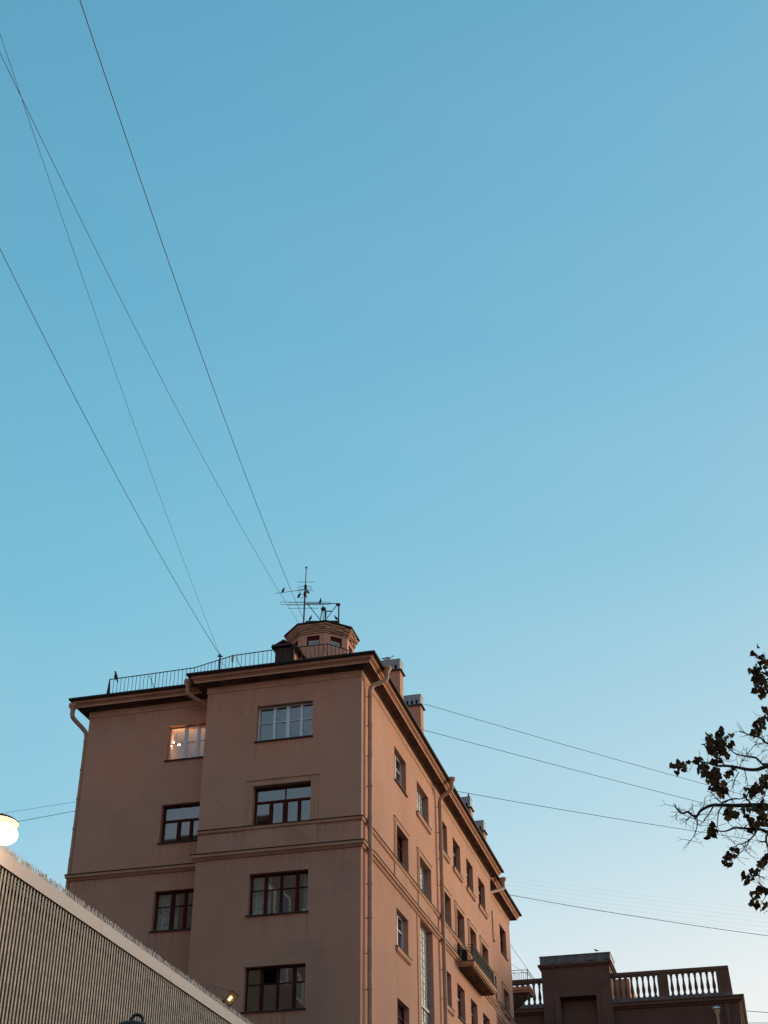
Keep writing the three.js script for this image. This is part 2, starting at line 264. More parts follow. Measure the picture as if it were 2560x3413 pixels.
// ---- windows
const FRAMES = { white: M.white, red: M.redwood, brown: M.brownwood };
function buildWindow(w) {
  const W = w.u1 - w.u0, h = w.y1 - w.y0, g = sub('window', H), z = -0.21, d = 0.07, cx = (w.u0 + w.u1) / 2;
  g.position.set(...w.F.at(cx, w.y0, 0)); g.rotation.y = w.F.rot;
  const white = w.k.startsWith('white'), fm = white ? M.white : w.k === 'grid' ? M.zinc : w.k.startsWith('brown') ? M.brownwood : M.redwood, fw = 0.055, x0 = -W / 2, x1 = W / 2;
  mesh('frame', merge([box(x0, x0 + fw, 0, h, z - d, z), box(x1 - fw, x1, 0, h, z - d, z), box(x0 + fw, x1 - fw, 0, fw, z - d, z), box(x0 + fw, x1 - fw, h - fw, h, z - d, z)]), fm, g);
  const pane = (a, b, c, e, mat = M.glass) => { const m = mesh('pane', new THREE.PlaneGeometry(b - a, e - c), mat, g); m.position.set((a + b) / 2, (c + e) / 2, z - 0.045); m.rotation.set(rr(-0.006, 0.006), rr(-0.008, 0.008), 0); return m; };
  const vbar = (x, ww, y0, y1, n = 'mullion') => mesh(n, box(x - ww / 2, x + ww / 2, y0, y1, z - d + 0.004, z + 0.006), fm, g);
  const hbar = (y, hh, a, b, n = 'glazing_bar') => mesh(n, box(a, b, y - hh / 2, y + hh / 2, z - d + 0.01, z - 0.006), fm, g);
  const cols = (ms, y0, y1, bars, skip) => {            // ms: mullion centres and widths; bars: heights of thin bars
    let a = x0 + fw; const list = [...ms, [x1 - fw, 0]];
    list.forEach(([c, ww], i) => {
      if (ww) vbar(c, ww, y0, y1);
      const b = c - ww / 2, ys = [y0, ...bars, y1];
      for (const y of bars) hbar(y, 0.032, a, b);
      for (let k = 0; k < ys.length - 1; k++) if (!(skip && skip(i, k))) pane(a + 0.002, b - 0.002, ys[k], ys[k + 1]);
      a = c + ww / 2;
    });
  };
  const y0 = fw, y1 = h - fw;
  if (w.k === 'white4') cols([[-0.475, 0.10], [0.075, 0.155], [0.625, 0.10]], y0, y1, [0.83]);
  else if (w.k === 'red_bar') cols([[-0.535, 0.12], [0.05, 0.09], [0.65, 0.12]], y0, y1, [0.95], w.vent ? (i, k) => i === 1 && k === 1 : null);
  else if (w.k === 'white3') cols([[-0.2, 0.13], [0.33, 0.11]], y0, y1, [0.81]);
  else if (w.k === 'red_bar3') cols([[-0.2, 0.14], [0.31, 0.12]], y0, y1, [0.95], (i, k) => false);
  else if (w.k.startsWith('red_transom')) {
    const t = 0.92; mesh('transom', box(x0 + fw, x1 - fw, t - 0.04, t + 0.04, z - d + 0.003, z + 0.008), fm, g);
    const m3 = w.k.endsWith('3'), ms = m3 ? [[-0.2, 0.14], [0.31, 0.12]] : [[-0.485, 0.13], [0.07, 0.175], [0.62, 0.115]];
    cols(ms, y0, t - 0.04, []);
    if (m3) pane(x0 + fw, x1 - fw, t + 0.04, y1); else { vbar(0.07, 0.03, t + 0.04, y1, 'glazing_bar'); pane(x0 + fw, 0.055, t + 0.04, y1); pane(0.085, x1 - fw, t + 0.04, y1); }
  } else if (w.k === 'grid') {
    const n = 5, bw = 0.022, cw = (W - 2 * fw) / n, rh = (h - 2 * fw) / w.rows;
    for (let i = 1; i < n; i++) mesh('glazing_bar', box(x0 + fw + i * cw - bw / 2, x0 + fw + i * cw + bw / 2, y0, y1, z - 0.06, z - 0.02), M.zinc, g);
    for (let k = 1; k < w.rows; k++) mesh('glazing_bar', box(x0 + fw, x1 - fw, y0 + k * rh - bw / 2, y0 + k * rh + bw / 2, z - 0.058, z - 0.022), M.zinc, g);
    const pg = new THREE.PlaneGeometry(cw - bw, rh - bw);
    for (let i = 0; i < n; i++) for (let k = 0; k < w.rows; k++) {
      if (w.y0 + y0 + k * rh < 11) continue;
      const m = mesh('pane', pg, M.frosted, g); m.position.set(x0 + fw + (i + 0.5) * cw, y0 + (k + 0.5) * rh, z - 0.045); m.rotation.set(rr(-0.03, 0.03), rr(-0.03, 0.03), 0);
    }
    if (w.rows > 10) { mesh('pane_backing', box(x0 + fw, x1 - fw, y0, 11 - w.y0, z - 0.05, z - 0.04), M.frosted, g); mesh('transom', box(x0, x1, 7.38, 7.48, z - 0.03, z + 0.03), M.coping, g); }
  } else { // two sashes under a light
    const t = w.k === 'white2' ? 0.62 * h : 0.68 * h; vbar(0, 0.09, y0, y1); hbar(t, w.k === 'white2' ? 0.035 : 0.07, x0 + fw, -0.045); hbar(t, w.k === 'white2' ? 0.035 : 0.07, 0.045, x1 - fw);
    for (const [a, b] of [[x0 + fw, -0.045], [0.045, x1 - fw]]) { pane(a, b, y0, t - 0.02); pane(a, b, t + 0.02, y1); }
  }
  // room behind
  if (w.k !== 'grid') {
    const dep = 3.4, rm = w.lit ? M.litroom : M.darkroom, e = 0.02, zi = -0.5, p = 0.5, lo = -0.85, hi = h + 0.3;
    mesh('room', merge([box(x0 - p, x1 + p, lo, hi, zi - dep - e, zi - dep), box(x0 - p - e, x0 - p, lo, hi, zi - dep, zi), box(x1 + p, x1 + p + e, lo, hi, zi - dep, zi), box(x0 - p, x1 + p, lo - e, lo, zi - dep, zi), box(x0 - p, x1 + p, hi, hi + e, zi - dep, zi), box(x0 - p, x0, lo, hi, zi - e, zi), box(x1, x1 + p, lo, hi, zi - e, zi), box(x0, x1, lo, 0, zi - e, zi), box(x0, x1, h, hi, zi - e, zi)]), rm, g);
  }
  if (w.curtain) {
    const folds = (a, b) => { const pg = new THREE.PlaneGeometry(b - a, h - 0.1, 24, 1), p = pg.attributes.position; for (let i = 0; i < p.count; i++) p.setZ(i, 0.025 * Math.sin(p.getX(i) * 46) + 0.012 * Math.sin(p.getX(i) * 19)); pg.computeVertexNormals(); return pg.translate((a + b) / 2, h / 2, -0.42); };
    mesh('curtain', folds(x0 + 0.05, x0 + 0.05 + W * w.curtain), M.curtain, g);
    if (w.F !== RIGHT) mesh('curtain', folds(x1 - 0.05 - W * w.curtain * 0.35, x1 - 0.05), M.curtain, g);
  }
  if (w.sill === 'metal') mesh('sill', merge([box(x0 - 0.05, x1 + 0.05, -0.03, 0.012, -0.2, 0.075)]), M.flash, g);
  if (w.sill === 'stone') {
    const s = mesh('sill', merge([box(x0 - 0.16, x1 + 0.16, -0.20, -0.03, 0, 0.085), box(x0 - 0.13, x1 + 0.13, -0.24, -0.20, 0, 0.045)]), M.trim, g);
    mesh('flashing', box(x0 - 0.18, x1 + 0.18, -0.03, -0.008, -0.2, 0.11), M.flash, g);
  }
  if (w.surround) {
    const o = 0.27, y = w.k === 'red2' && h > 2 ? 1.0 : 0, a = mesh('surround', merge([
      box(x0 - o, x0 - 0.12, y, h + 0.12, 0, 0.03), box(x1 + 0.12, x1 + o, y, h + 0.12, 0, 0.03), box(x0 - o, x1 + o, h + 0.12, h + o - 0.05, 0, 0.03), box(x0 - o - 0.02, x1 + o + 0.02, h + o - 0.05, h + o, 0, 0.06),
      box(x0 - 0.12, x0 - 0.002, y, h + 0.002, 0, 0.055), box(x1 + 0.002, x1 + 0.12, y, h + 0.002, 0, 0.055), box(x0 - 0.12, x1 + 0.12, h + 0.002, h + 0.12, 0, 0.055)]), M.trim, g);
    if (h < 2) mesh('apron', box(x0 - o, x1 + o, -0.9, -0.2, 0, 0.035), M.trim, g);
  }
}
WIN.forEach(buildWindow);
// a raised panel edge beside the tall stair window
mesh('panel_fillet', onFace(box(8.56, 8.63, 0, 17.70, 0, 0.03), RIGHT), M.trim, H);

// ---- downpipes with funnels, joints and brackets
function funnel(x, y, z, k = 1) { return new THREE.LatheGeometry([[0.095, -0.34], [0.10, -0.2], [0.16, -0.10], [0.185, -0.08], [0.19, 0.04], [0.17, 0.04], [0.15, -0.05]].map((p) => new THREE.Vector2(p[0] * k, p[1] * k)), 20).translate(x, y, z); }
function downpipe(fx, fy, fz, px, py, pz, bottom, wallDir, brackets = true) {
  const g = sub('downpipe', H), r = 0.092, n = Math.hypot(px - fx, pz - fz), dx = (px - fx) / n, dz = (pz - fz) / n;
  mesh('funnel', funnel(fx, fy, fz), M.pipe, g);
  mesh('elbow', tube([[fx, fy - 0.25, fz], [fx, fy - 0.42, fz], [fx + dx * 0.10, fy - 0.58, fz + dz * 0.10], [px - dx * 0.14, py + 0.16, pz - dz * 0.14], [px - dx * 0.03, py, pz - dz * 0.03], [px, py - 0.16, pz], [px, py - 0.4, pz]], r, 36, 14), M.pipe, g);
  let y = py - 0.3; let k = 0;
  while (y > bottom) { const l = Math.min(1.22, y - bottom); mesh('pipe_section', new THREE.CylinderGeometry(r * (k % 2 ? 0.97 : 1.0), r * (k % 2 ? 1.0 : 0.97), l, 16).translate(px + rr(-0.006, 0.006), y - l / 2, pz + rr(-0.01, 0.01)), M.pipe, g);
    mesh('joint', new THREE.CylinderGeometry(r + 0.013, r + 0.013, 0.05, 16).translate(px, y - 0.02, pz), M.pipe, g);
    if (brackets) mesh('bracket', bar([px + wallDir[0] * 0.2, y - 0.05, pz + wallDir[1] * 0.2 + 0.03], [px, y - 0.05, pz], 0.012), M.rust, g);
    y -= l; k++; }
}
downpipe(0.74, 25.2, -1.0, 0.17, 24.2, -0.62, 8, [-1, 0]);
downpipe(0.74, 25.2, -13.05, 0.17, 24.2, -12.95, 9, [-1, 0]);
downpipe(0.42, 25.12, -28.1, -0.30, 23.75, -26.5, 17, [-1, 0], false);
downpipe(-12.4, 24.95, -0.5, -11.93, 23.85, -1.05, 9, [1, 0]);
downpipe(-7.15, 25.12, 0.05, -6.46, 24.1, -0.72, 15, [0, -1], false);

// ---- chimneys with pierced metal hoods
function chimney(x1, z1, top, wx, wz, holes, hoodH) {
  const g = sub('chimney', H), x0 = x1 - wx, z0 = z1 - wz, ly = top - hoodH;
  mesh('stack', box(x0, x1, 25.2, ly - 0.04, z0, z1), M.wall, g);
  mesh('ledge', box(x0 - 0.09, x1 + 0.09, ly - 0.05, ly, z0 - 0.09, z1 + 0.09), M.flash, g);
  const hs = []; for (let i = 0; i < holes; i++) { const c = -0.19 - i * 0.225; if (c - 0.06 > -wx + 0.03) hs.push([c - 0.06, c + 0.05, ly + 0.05, ly + 0.25]); }
  mesh('hood', merge([muv(panel(-wx, 0, ly, top, hs, 0.02).translate(x1, 0, z1)), box(x1 - 0.02, x1, ly, top, z0, z1 - 0.02), box(x0, x0 + 0.02, ly, top, z0, z1 - 0.02), box(x0 + 0.02, x1 - 0.02, ly, top, z0, z0 + 0.02)]), M.zinc, g);
  mesh('hood_top', box(x0 - 0.015, x1 + 0.015, top, top + 0.02, z0 - 0.015, z1 + 0.015), M.zinc, g);
  mesh('flue', box(x0 + 0.03, x1 - 0.03, ly, top - 0.03, z0 + 0.03, z1 - 0.1), M.shedback, g);
}
chimney(-0.35, -7.67, 28.96, 1.3, 0.6, 4, 0.52);
chimney(-0.35, -11.70, 29.04, 1.3, 0.57, 4, 0.52);
chimney(-0.35, -23.3, 28.22, 1.1, 0.62, 3, 0.58);
chimney(-0.35, -27.1, 28.22, 1.1, 0.64, 3, 0.58);

// ---- octagonal roof turret with a worn brick cornice
{
  const g = sub('turret', H), cx = -3.03, cz = -4.43, R = 1.405, half = R * Math.sin(22.5 * RAD), ap = R * Math.cos(22.5 * RAD);
  const oct = (r, y0, y1, r2 = r) => new THREE.CylinderGeometry(r2, r, y1 - y0, 8, 1, false, 22.5 * RAD).translate(cx, (y0 + y1) / 2, cz).toNonIndexed();
  const flat = (q) => { q.computeVertexNormals(); return muv(q); };
  for (let k = 0; k < 8; k++) {
    const hole = k === 0 || k === 1 || k === 7 ? [[-0.27, 0.30, 27.74, 28.2]] : k === 2 ? [[-0.28, 0.26, 27.55, 28.12]] : [];
    const p = panel(-half, half, 25.6, 28.4, hole, 0.14).translate(0, 0, ap).rotateY(k * 45 * RAD).translate(cx, 0, cz);
    mesh('turret_wall', muv(p), M.wall, g);
    if (hole.length) {
      const [a, b, c, d] = hole[0], fr = merge([box(a, a + 0.05, c, d, ap - 0.13, ap - 0.08), box(b - 0.05, b, c, d, ap - 0.13, ap - 0.08), box(a, b, d - 0.16, d, ap - 0.131, ap - 0.079), box(a, b, c, c + 0.05, ap - 0.129, ap - 0.081)]);
      mesh('turret_window_frame', fr.rotateY(k * 45 * RAD).translate(cx, 0, cz), M.redwood, g);
      mesh('pane', new THREE.PlaneGeometry(b - a - 0.1, d - c - 0.2).translate((a + b) / 2, c + 0.02 + (d - c - 0.12) / 2, ap - 0.1).rotateY(k * 45 * RAD).translate(cx, 0, cz), M.frosted, g);
    }
  }
  const steps = [[28.30, 28.37, 1.45], [28.38, 28.45, 1.49], [28.46, 28.53, 1.535], [28.54, 28.61, 1.575], [28.62, 28.70, 1.61]];
  steps.forEach(([a, b, r], i) => {
    mesh('course_bed', flat(oct(r - 0.045, a - 0.01, b + 0.002)), M.trim, g);
    for (const k of [7, 0, 1, 2]) {
      const hw = r * Math.sin(22.5 * RAD), n = 4, ang = k * 45 * RAD, a2 = r * Math.cos(22.5 * RAD);
      for (let j = 0; j < n; j++) {
        const u0 = -hw + 2 * hw * j / n, u1 = -hw + 2 * hw * (j + 1) / n, worn = (k === 1 || k === 2) && rnd() < 0.42; if (worn && rnd() < 0.55) continue;
        const chip = worn ? rr(0.03, 0.07) : rr(0, 0.006);
        mesh('brick', box(u0 + 0.004, u1 - 0.004, a, b - 0.006, a2 - 0.09, a2 - chip).rotateY(ang).translate(cx, 0, cz), M.brick[worn ? (rnd() < 0.5 ? 1 : 2) : rnd() < 0.7 ? 0 : rnd() < 0.5 ? 1 : 3], g);
      }
    }
  });
  mesh('turret_roof', merge([flat(oct(1.66, 28.72, 28.77)), flat(oct(1.66, 28.77, 29.2, 0.55)), flat(oct(1.63, 28.69, 28.72))]), M.roof, g);
}
// ---- small hatch dormer in front of the turret
{
  const g = sub('roof_hatch', H);
  mesh('hatch_body', box(-4.15, -3.35, 25.5, 26.98, -2.4, -1.62), M.hatch, g);
  mesh('hatch_side', box(-3.348, -3.31, 25.5, 26.95, -2.4, -1.63), M.wall, g);
  mesh('hatch_door', box(-4.08, -3.45, 26.2, 26.9, -1.62, -1.60), M.hatch, g);
  const s = new THREE.Shape([[-4.28, 27.03], [-3.75, 27.30], [-3.0, 26.78], [-3.02, 26.72], [-3.75, 27.22], [-4.27, 26.97]].map((p) => new THREE.Vector2(...p)));
  mesh('hatch_roof', muv(new THREE.ExtrudeGeometry(s, { depth: 1.15, bevelEnabled: false }).translate(0, 0, -2.6)), M.hatch, g);
  mesh('hatch_fascia', box(-4.24, -3.4, 27.0, 27.1, -1.45, -1.43), M.hatch, g);
}
// ---- roof-edge railing
{
  const g = sub('roof_railing', H), run = [[-10.95, -0.63], [-8.9, -0.57], [-7.2, -0.52], [-5.31, 0.10], [-3.49, 0.15], [-2.42, 0.12], [-1.38, 0.08], [-0.78, -0.61], [-0.5, -2.2], [-0.45, -6.5]];
  const roofY = (x, z) => 25.15 + 0.3 * Math.max(0, Math.min(x < -6.7 ? -0.2 - z : 0.69 - z, 0.69 - x));
  for (let i = 0; i < run.length - 1; i++) {
    const [x0, z0] = run[i], [x1, z1] = run[i + 1], l = Math.hypot(x1 - x0, z1 - z0), n = Math.max(1, Math.round(l / 0.175));
    mesh('top_rail', bar([x0, 26, z0], [x1, 26, z1], 0.02), M.iron, g);
    for (let k = 0; k < n; k++) { const t = k / n, x = x0 + (x1 - x0) * t, z = z0 + (z1 - z0) * t, y = roofY(x, z) - 0.05; mesh('baluster', bar([x + rr(-0.02, 0.02), y, z], [x, 26, z], k ? 0.011 : 0.017, 5), M.iron, g); }
  }
  for (const [x, z, dx] of [[-9.2, -0.6, 0.12], [-5.2, 0.1, 0.17], [-1.55, 0.1, 0.14]]) mesh('brace', bar([x, 25.95, z], [x + dx, roofY(x, z - 0.5), z - 0.5], 0.012, 5), M.iron, g);
  mesh('end_post', new THREE.CylinderGeometry(0.02, 0.10, 0.9, 4).rotateY(Math.PI / 4).translate(-10.98, 25.6, -0.66), M.roof, g);
  mesh('sign_plate', box(-5.36, -5.28, 25.72, 26.02, 0.10, 0.13), M.pipe, g);
}
// ---- balcony on the side face
{
  const g = sub('balcony', H), z0 = -22.5, z1 = -16.85, X = 0.74, y = 17.87, yt = 18.58;
  mesh('slab', merge([box(0, X - 0.04, 17.62, 17.70, z0 + 0.04, z1 - 0.04), box(0, X, 17.70, 17.84, z0, z1)]), M.trim, g);
  mesh('slab_soffit', box(0, X - 0.10, 17.54, 17.62, z0 + 0.10, z1 - 0.10), M.shaded_soffit, g);  // balcony underside, its shade painted in by the dark colour
  mesh('flashing', box(0, X + 0.03, 17.842, 17.872, z0 - 0.03, z1 + 0.03), M.flash, g);
  const xb = X - 0.04, za = z1 - 0.06, zb = z0 + 0.5;
  for (const z of [za, zb]) { mesh('post', box(xb - 0.02, xb + 0.02, y, yt, z - 0.02, z + 0.02), M.iron, g); mesh('post', box(0.05, 0.08, y, yt, z - 0.015, z + 0.015), M.iron, g); }
  for (const yy of [yt, yt - 0.11, y + 0.06]) { mesh('rail', bar([xb, yy, za], [xb, yy, zb], 0.018, 5), M.iron, g); for (const z of [za, zb]) mesh('rail', bar([0.02, yy, z], [xb, yy, z], 0.014, 5), M.iron, g); }
  for (let k = 1; k < 6; k++) { const x = 0.02 + (xb - 0.02) * k / 6; mesh('baluster', bar([x, y + 0.06, za], [x, k % 2 ? yt - 0.11 : yt - 0.25, za], 0.009, 5), M.iron, g); }
  mesh('baluster', merge([bar([0.2, yt - 0.25, za], [0.5, yt - 0.25, za], 0.009, 5), bar([0.12, y + 0.2, za], [0.6, y + 0.2, za], 0.009, 5)]), M.iron, g);
  for (let k = 1; k < 40; k++) { const z = za + (zb - za) * k / 40; mesh('baluster', bar([xb, y + 0.06, z], [xb, yt, z], 0.008, 4), M.iron, g); }
  mesh('screen_panel', box(xb - 0.035, xb - 0.022, y + 0.04, yt - 0.1, zb + 0.03, za - 0.03), M.shedback, g);
  mesh('bundle', box(0.14, 0.34, y, yt - 0.15, za - 0.5, za - 0.12), M.shedback, g);
}
// ---- balcony on the far end wall, seen past the corner
{
  const g = sub('end_balcony', H), x1 = 0.30, zf = -36, zr = -37.6, y = 21.15;
  mesh('slab', merge([box(-3, x1 + 0.1, y - 0.2, y, zr, zf), box(-3, x1 + 0.03, y - 0.32, y - 0.2, zr, zf - 0.06), box(-3, -0.7, y - 0.32, y, zf, -34.7)]), M.trim, g);
  const br = new THREE.Shape([[-2.5, y - 0.32], [x1 - 0.05, y - 0.32], [x1 - 0.1, y - 0.5], [-0.3, y - 0.95], [-0.75, y - 1.15], [-2.5, y - 1.3]].map((p) => new THREE.Vector2(...p)));
  mesh('bracket', muv(new THREE.ExtrudeGeometry(br, { depth: 0.5, bevelEnabled: false }).translate(0, 0, zf - 0.7)), M.shaded_soffit, g);  // bracket uses the colour with underside shade painted in
  for (const yy of [22.1, 21.95, 21.24]) { mesh('rail', bar([-2.9, yy, zf - 0.06], [x1 - 0.04, yy, zf - 0.06], 0.017, 5), M.iron, g); mesh('rail', bar([x1 - 0.04, yy, zf - 0.06], [x1 - 0.04, yy, zr + 0.05], 0.017, 5), M.iron, g); }
  for (let k = 0; k < 16; k++) { const x = x1 - 0.04 - k * 0.115; mesh('baluster', bar([x, y, zf - 0.06], [x, k % 4 < 2 ? 21.85 : k % 4 === 2 ? 21.95 : 22.1, zf - 0.06], 0.011, 4), M.iron, g); if (k % 4 === 0) mesh('baluster', bar([x, 21.85, zf - 0.06], [x - 0.115, 21.85, zf - 0.06], 0.011, 4), M.iron, g); }
  mesh('post', box(x1 - 0.06, x1 - 0.02, y, 22.15, zf - 0.08, zf - 0.04), M.iron, g);
}
// ---- lit ceiling lamp behind the top window of the recessed wing
{
  const L = place(thing('ceiling_lamp', 'lit ceiling lamp with two round globes behind top window of recessed wing', 'lamp'));
  const gl = glow(1, 0.72, 0.42, 9), sp = new THREE.SphereGeometry(0.06, 16, 12);
  const at = [[-8.33, 23.30, -1.6], [-8.08, 23.21, -1.6]];
  for (const p of at) mesh('globe', sp.clone().translate(...p), gl, L);
  mesh('arm', merge([bar([-8.33, 23.36, -1.6], [-8.08, 23.27, -1.6], 0.01), bar([-8.2, 23.32, -1.6], [-8.2, 24.0, -1.6], 0.01)]), M.iron, L);
  const pl = new THREE.PointLight(C(1, 0.56, 0.25), 2.0, 0, 2); pl.position.set(...at[1]); pl.castShadow = true; L.add(pl);
}

// ---------------------------------------------------------------- antenna, frame and mast on the roofs
const beginLocal = (n, l, c, g) => place(thing(n, l, c, g));
{
  const A = beginLocal('roof_antenna', 'tall television antenna mast with crossbars on the turret roof', 'antenna');
  const bx = -3.72, bz = -3.9, up = (y) => [bx + (y - 29.3) * 0.018, y, bz], rod = (x0, x1, y, dy = 0, z = bz - 0.03, r = 0.011) => bar([x0, y, z], [x1, y + dy, z - (x1 - x0) * 0.257], r, 5);
  mesh('mast', merge([bar([bx, 28.85, bz], up(30.95), 0.035, 8), bar(up(30.9), up(32.15), 0.02, 8)]), M.rust, A);
  mesh('mast_head', new THREE.SphereGeometry(0.05, 8, 6).translate(...up(32.1)), M.iron, A);
  mesh('clamp', box(bx - 0.02, bx + 0.09, 30.62, 30.85, bz - 0.05, bz + 0.05), M.rust, A); mesh('clamp', box(bx - 0.01, bx + 0.1, 31.0, 31.2, bz - 0.04, bz + 0.04), M.rust, A);
  const loop = (x0, x1, y, h) => { const zz = (x) => bz - 0.03 - (x - x0) * 0.257; return merge([bar([x0 + h / 2, y, zz(x0)], [x1 - h / 2, y, zz(x1)], 0.011, 5), bar([x0 + h / 2, y - h, zz(x0)], [x1 - h / 2, y - h, zz(x1)], 0.011, 5), tube([[x0 + h / 2, y, zz(x0)], [x0 + 0.01, y - h * 0.25, zz(x0)], [x0 + 0.01, y - h * 0.75, zz(x0)], [x0 + h / 2, y - h, zz(x0)]], 0.011, 10, 5), tube([[x1 - h / 2, y, zz(x1)], [x1 - 0.01, y - h * 0.25, zz(x1)], [x1 - 0.01, y - h * 0.75, zz(x1)], [x1 - h / 2, y - h, zz(x1)]], 0.011, 10, 5)]); };
  mesh('element', rod(-4.08, -3.35, 31.44), M.alu, A); mesh('dipole_loop', loop(-4.02, -3.45, 31.2, 0.14), M.alu, A); mesh('element', rod(-4.07, -3.34, 30.99), M.alu, A);
  mesh('boom', bar([-5.05, 30.98, bz], [-3.62, 31.02, bz - 0.05], 0.013, 5), M.alu, A);
  mesh('element', rod(-4.0, -3.65, 30.8), M.alu, A); mesh('element', rod(-4.0, -3.6, 30.62), M.alu, A);
  mesh('dipole_loop', loop(-4.85, -2.68, 30.53, 0.13), M.alu, A); mesh('element', rod(-4.47, -3.05, 30.44), M.alu, A); mesh('element', rod(-4.47, -3.05, 30.33), M.alu, A); mesh('element', rod(-4.45, -3.15, 30.16), M.alu, A);
}
{
  const F = beginLocal('steel_trestle', 'dark steel trestle frame beside the antenna mast on turret roof', 'frame');
  const P = (t, y, o = 0) => [-3.62 + 1.36 * t, y, -4.0 - 0.34 * t + o];
  mesh('base_beam', merge([bar(P(-0.02, 29.40), P(1.02, 29.40), 0.075, 4), bar(P(0, 29.0), P(0, 29.4), 0.05, 5), bar(P(1, 29.0), P(1, 29.4), 0.05, 5), bar(P(0.3, 29.0), P(0.3, 29.4), 0.04, 5), bar(P(0.65, 29.0), P(0.65, 29.4), 0.04, 5)]), M.rust, F);
  mesh('post', bar(P(1, 29.3), P(1, 30.28), 0.032, 6), M.rust, F);
  mesh('top_bar', bar(P(-0.05, 30.31), P(1, 30.31), 0.02, 6), M.rust, F);
  mesh('brace', bar(P(0.02, 30.29), P(0.44, 29.48), 0.018, 5), M.iron, F); mesh('brace', bar(P(0.96, 30.27), P(0.6, 29.5), 0.018, 5), M.iron, F); mesh('brace', bar(P(0.5, 30.31), P(0.5, 30.08), 0.018, 5), M.iron, F);
  mesh('tripod_leg', bar(P(0.44, 29.42, 0.08), P(0.48, 30.0), 0.022, 5), M.rust, F); mesh('tripod_leg', bar(P(0.6, 29.42, 0.08), P(0.57, 30.0), 0.026, 5), M.rust, F); mesh('tripod_leg', bar(P(0.5, 29.42, -0.15), P(0.5, 30.0), 0.018, 5), M.rust, F);
  mesh('hub', new THREE.SphereGeometry(0.12, 10, 8).scale(1, 0.75, 1).translate(...P(0.52, 30.04)), M.rust, F);
  mesh('side_arm', merge([bar(P(0.56, 29.94), P(0.78, 29.92), 0.028, 5), bar(P(0.6, 29.6), P(0.6, 29.94), 0.03, 5)]), M.rust, F);
  mesh('corner_fitting', new THREE.SphereGeometry(0.09, 8, 6).scale(1.2, 0.8, 1).translate(...P(0.98, 30.25)), M.rust, F);
}
{
  const P = beginLocal('wire_mast', 'short dark wire post at the roof railing of the front edge', 'mast');
  mesh('post', bar([-5.93, 25.2, -0.1], [-5.95, 26.2, -0.1], 0.035, 7), M.iron, P);
  mesh('crossarm', bar([-6.06, 26.17, -0.1], [-5.84, 26.13, -0.1], 0.03, 6), M.iron, P);
  mesh('insulator', new THREE.SphereGeometry(0.045, 8, 6).translate(-5.95, 26.2, -0.08), M.iron, P);
  mesh('stay', bar([-5.93, 25.9, -0.1], [-5.4, 25.45, -0.3], 0.008, 4), M.iron, P);
}

// ---------------------------------------------------------------- birds
function birdGeo(pts) { // one continuous skin round a spine of [x, y, half height, half width]
  const n = 10, pos = [], idx = [];
  pts.forEach(([x, y, a, b]) => { for (let j = 0; j < n; j++) { const t = j / n * 2 * Math.PI; pos.push(x, y + a * Math.sin(t), b * Math.cos(t)); } });
  for (let i = 0; i < pts.length - 1; i++) for (let j = 0; j < n; j++) { const a = i * n + j, b = i * n + (j + 1) % n; idx.push(a, b, a + n, b, b + n, a + n); }
  const g = new THREE.BufferGeometry(); g.setAttribute('position', new THREE.Float32BufferAttribute(pos, 3)); g.setIndex(idx); g.computeVertexNormals(); return g;
}
const CROW = birdGeo([[-0.23, -0.05, 0.006, 0.012], [-0.22, -0.045, 0.012, 0.035], [-0.12, 0, 0.028, 0.04], [-0.05, 0.035, 0.06, 0.058], [0.03, 0.06, 0.068, 0.064], [0.085, 0.10, 0.045, 0.045], [0.11, 0.135, 0.036, 0.034], [0.14, 0.155, 0.034, 0.032], [0.165, 0.15, 0.022, 0.02], [0.19, 0.142, 0.011, 0.008], [0.215, 0.13, 0.002, 0.002]]);
const birdLegs = merge([bar([0.0, -0.09, 0.02], [0.005, 0.02, 0.025], 0.006, 4), bar([0.0, -0.09, -0.02], [0.005, 0.02, -0.025], 0.006, 4)]);
const PIGEON = birdGeo([[-0.15, -0.03, 0.006, 0.02], [-0.13, -0.025, 0.012, 0.03], [-0.08, 0.0, 0.045, 0.045], [-0.02, 0.025, 0.072, 0.066], [0.05, 0.05, 0.072, 0.066], [0.09, 0.09, 0.048, 0.046], [0.10, 0.125, 0.036, 0.034], [0.12, 0.15, 0.034, 0.032], [0.145, 0.147, 0.022, 0.02], [0.165, 0.14, 0.006, 0.005], [0.18, 0.135, 0.002, 0.002]]);
function pigeon(...a) { crow(...a); const g = scene.children[scene.children.length - 1]; g.children[0].geometry = PIGEON; g.name = uniq('pigeon'); }
function crow(x, y, z, turn, tilt, k, label) {
  const g = beginLocal('crow', label, 'bird', 'dark birds perched on the roofs'); g.position.copy(toWorld(x, y + 0.09 * k, z));
  g.rotation.set(0, -YAW + turn, 0); const b = mesh('body', CROW, M.bird, g); b.rotation.z = tilt; mesh('legs', birdLegs, M.bird, g); g.scale.setScalar(k);
}
crow(-10.74, 25.93, -0.62, 3.05, 0.75, 1.25, 'dark bird sitting upright on the left end of the roof railing');
pigeon(-4.74, 31.0, -3.95, -0.7, 0.15, 0.82, 'dark bird on the far left end of the antenna boom');
pigeon(-3.6, 30.81, -3.98, -2.3, 0.15, 0.73, 'dark bird close to the right side of antenna mast');
pigeon(-3.98, 30.63, -3.93, -0.6, 0.1, 0.82, 'dark bird on a short rod left of the antenna mast');
pigeon(-3.05, 30.33, -4.14, -0.8, 0.4, 0.77, 'dark bird on the top bar of the steel trestle');
pigeon(-3.46, 29.48, -4.04, -0.7, 0.1, 0.77, 'dark bird on trestle base beam near antenna mast');
pigeon(-2.36, 29.48, -4.31, -2.4, 0.1, 0.77, 'dark bird on trestle base beam at right post');
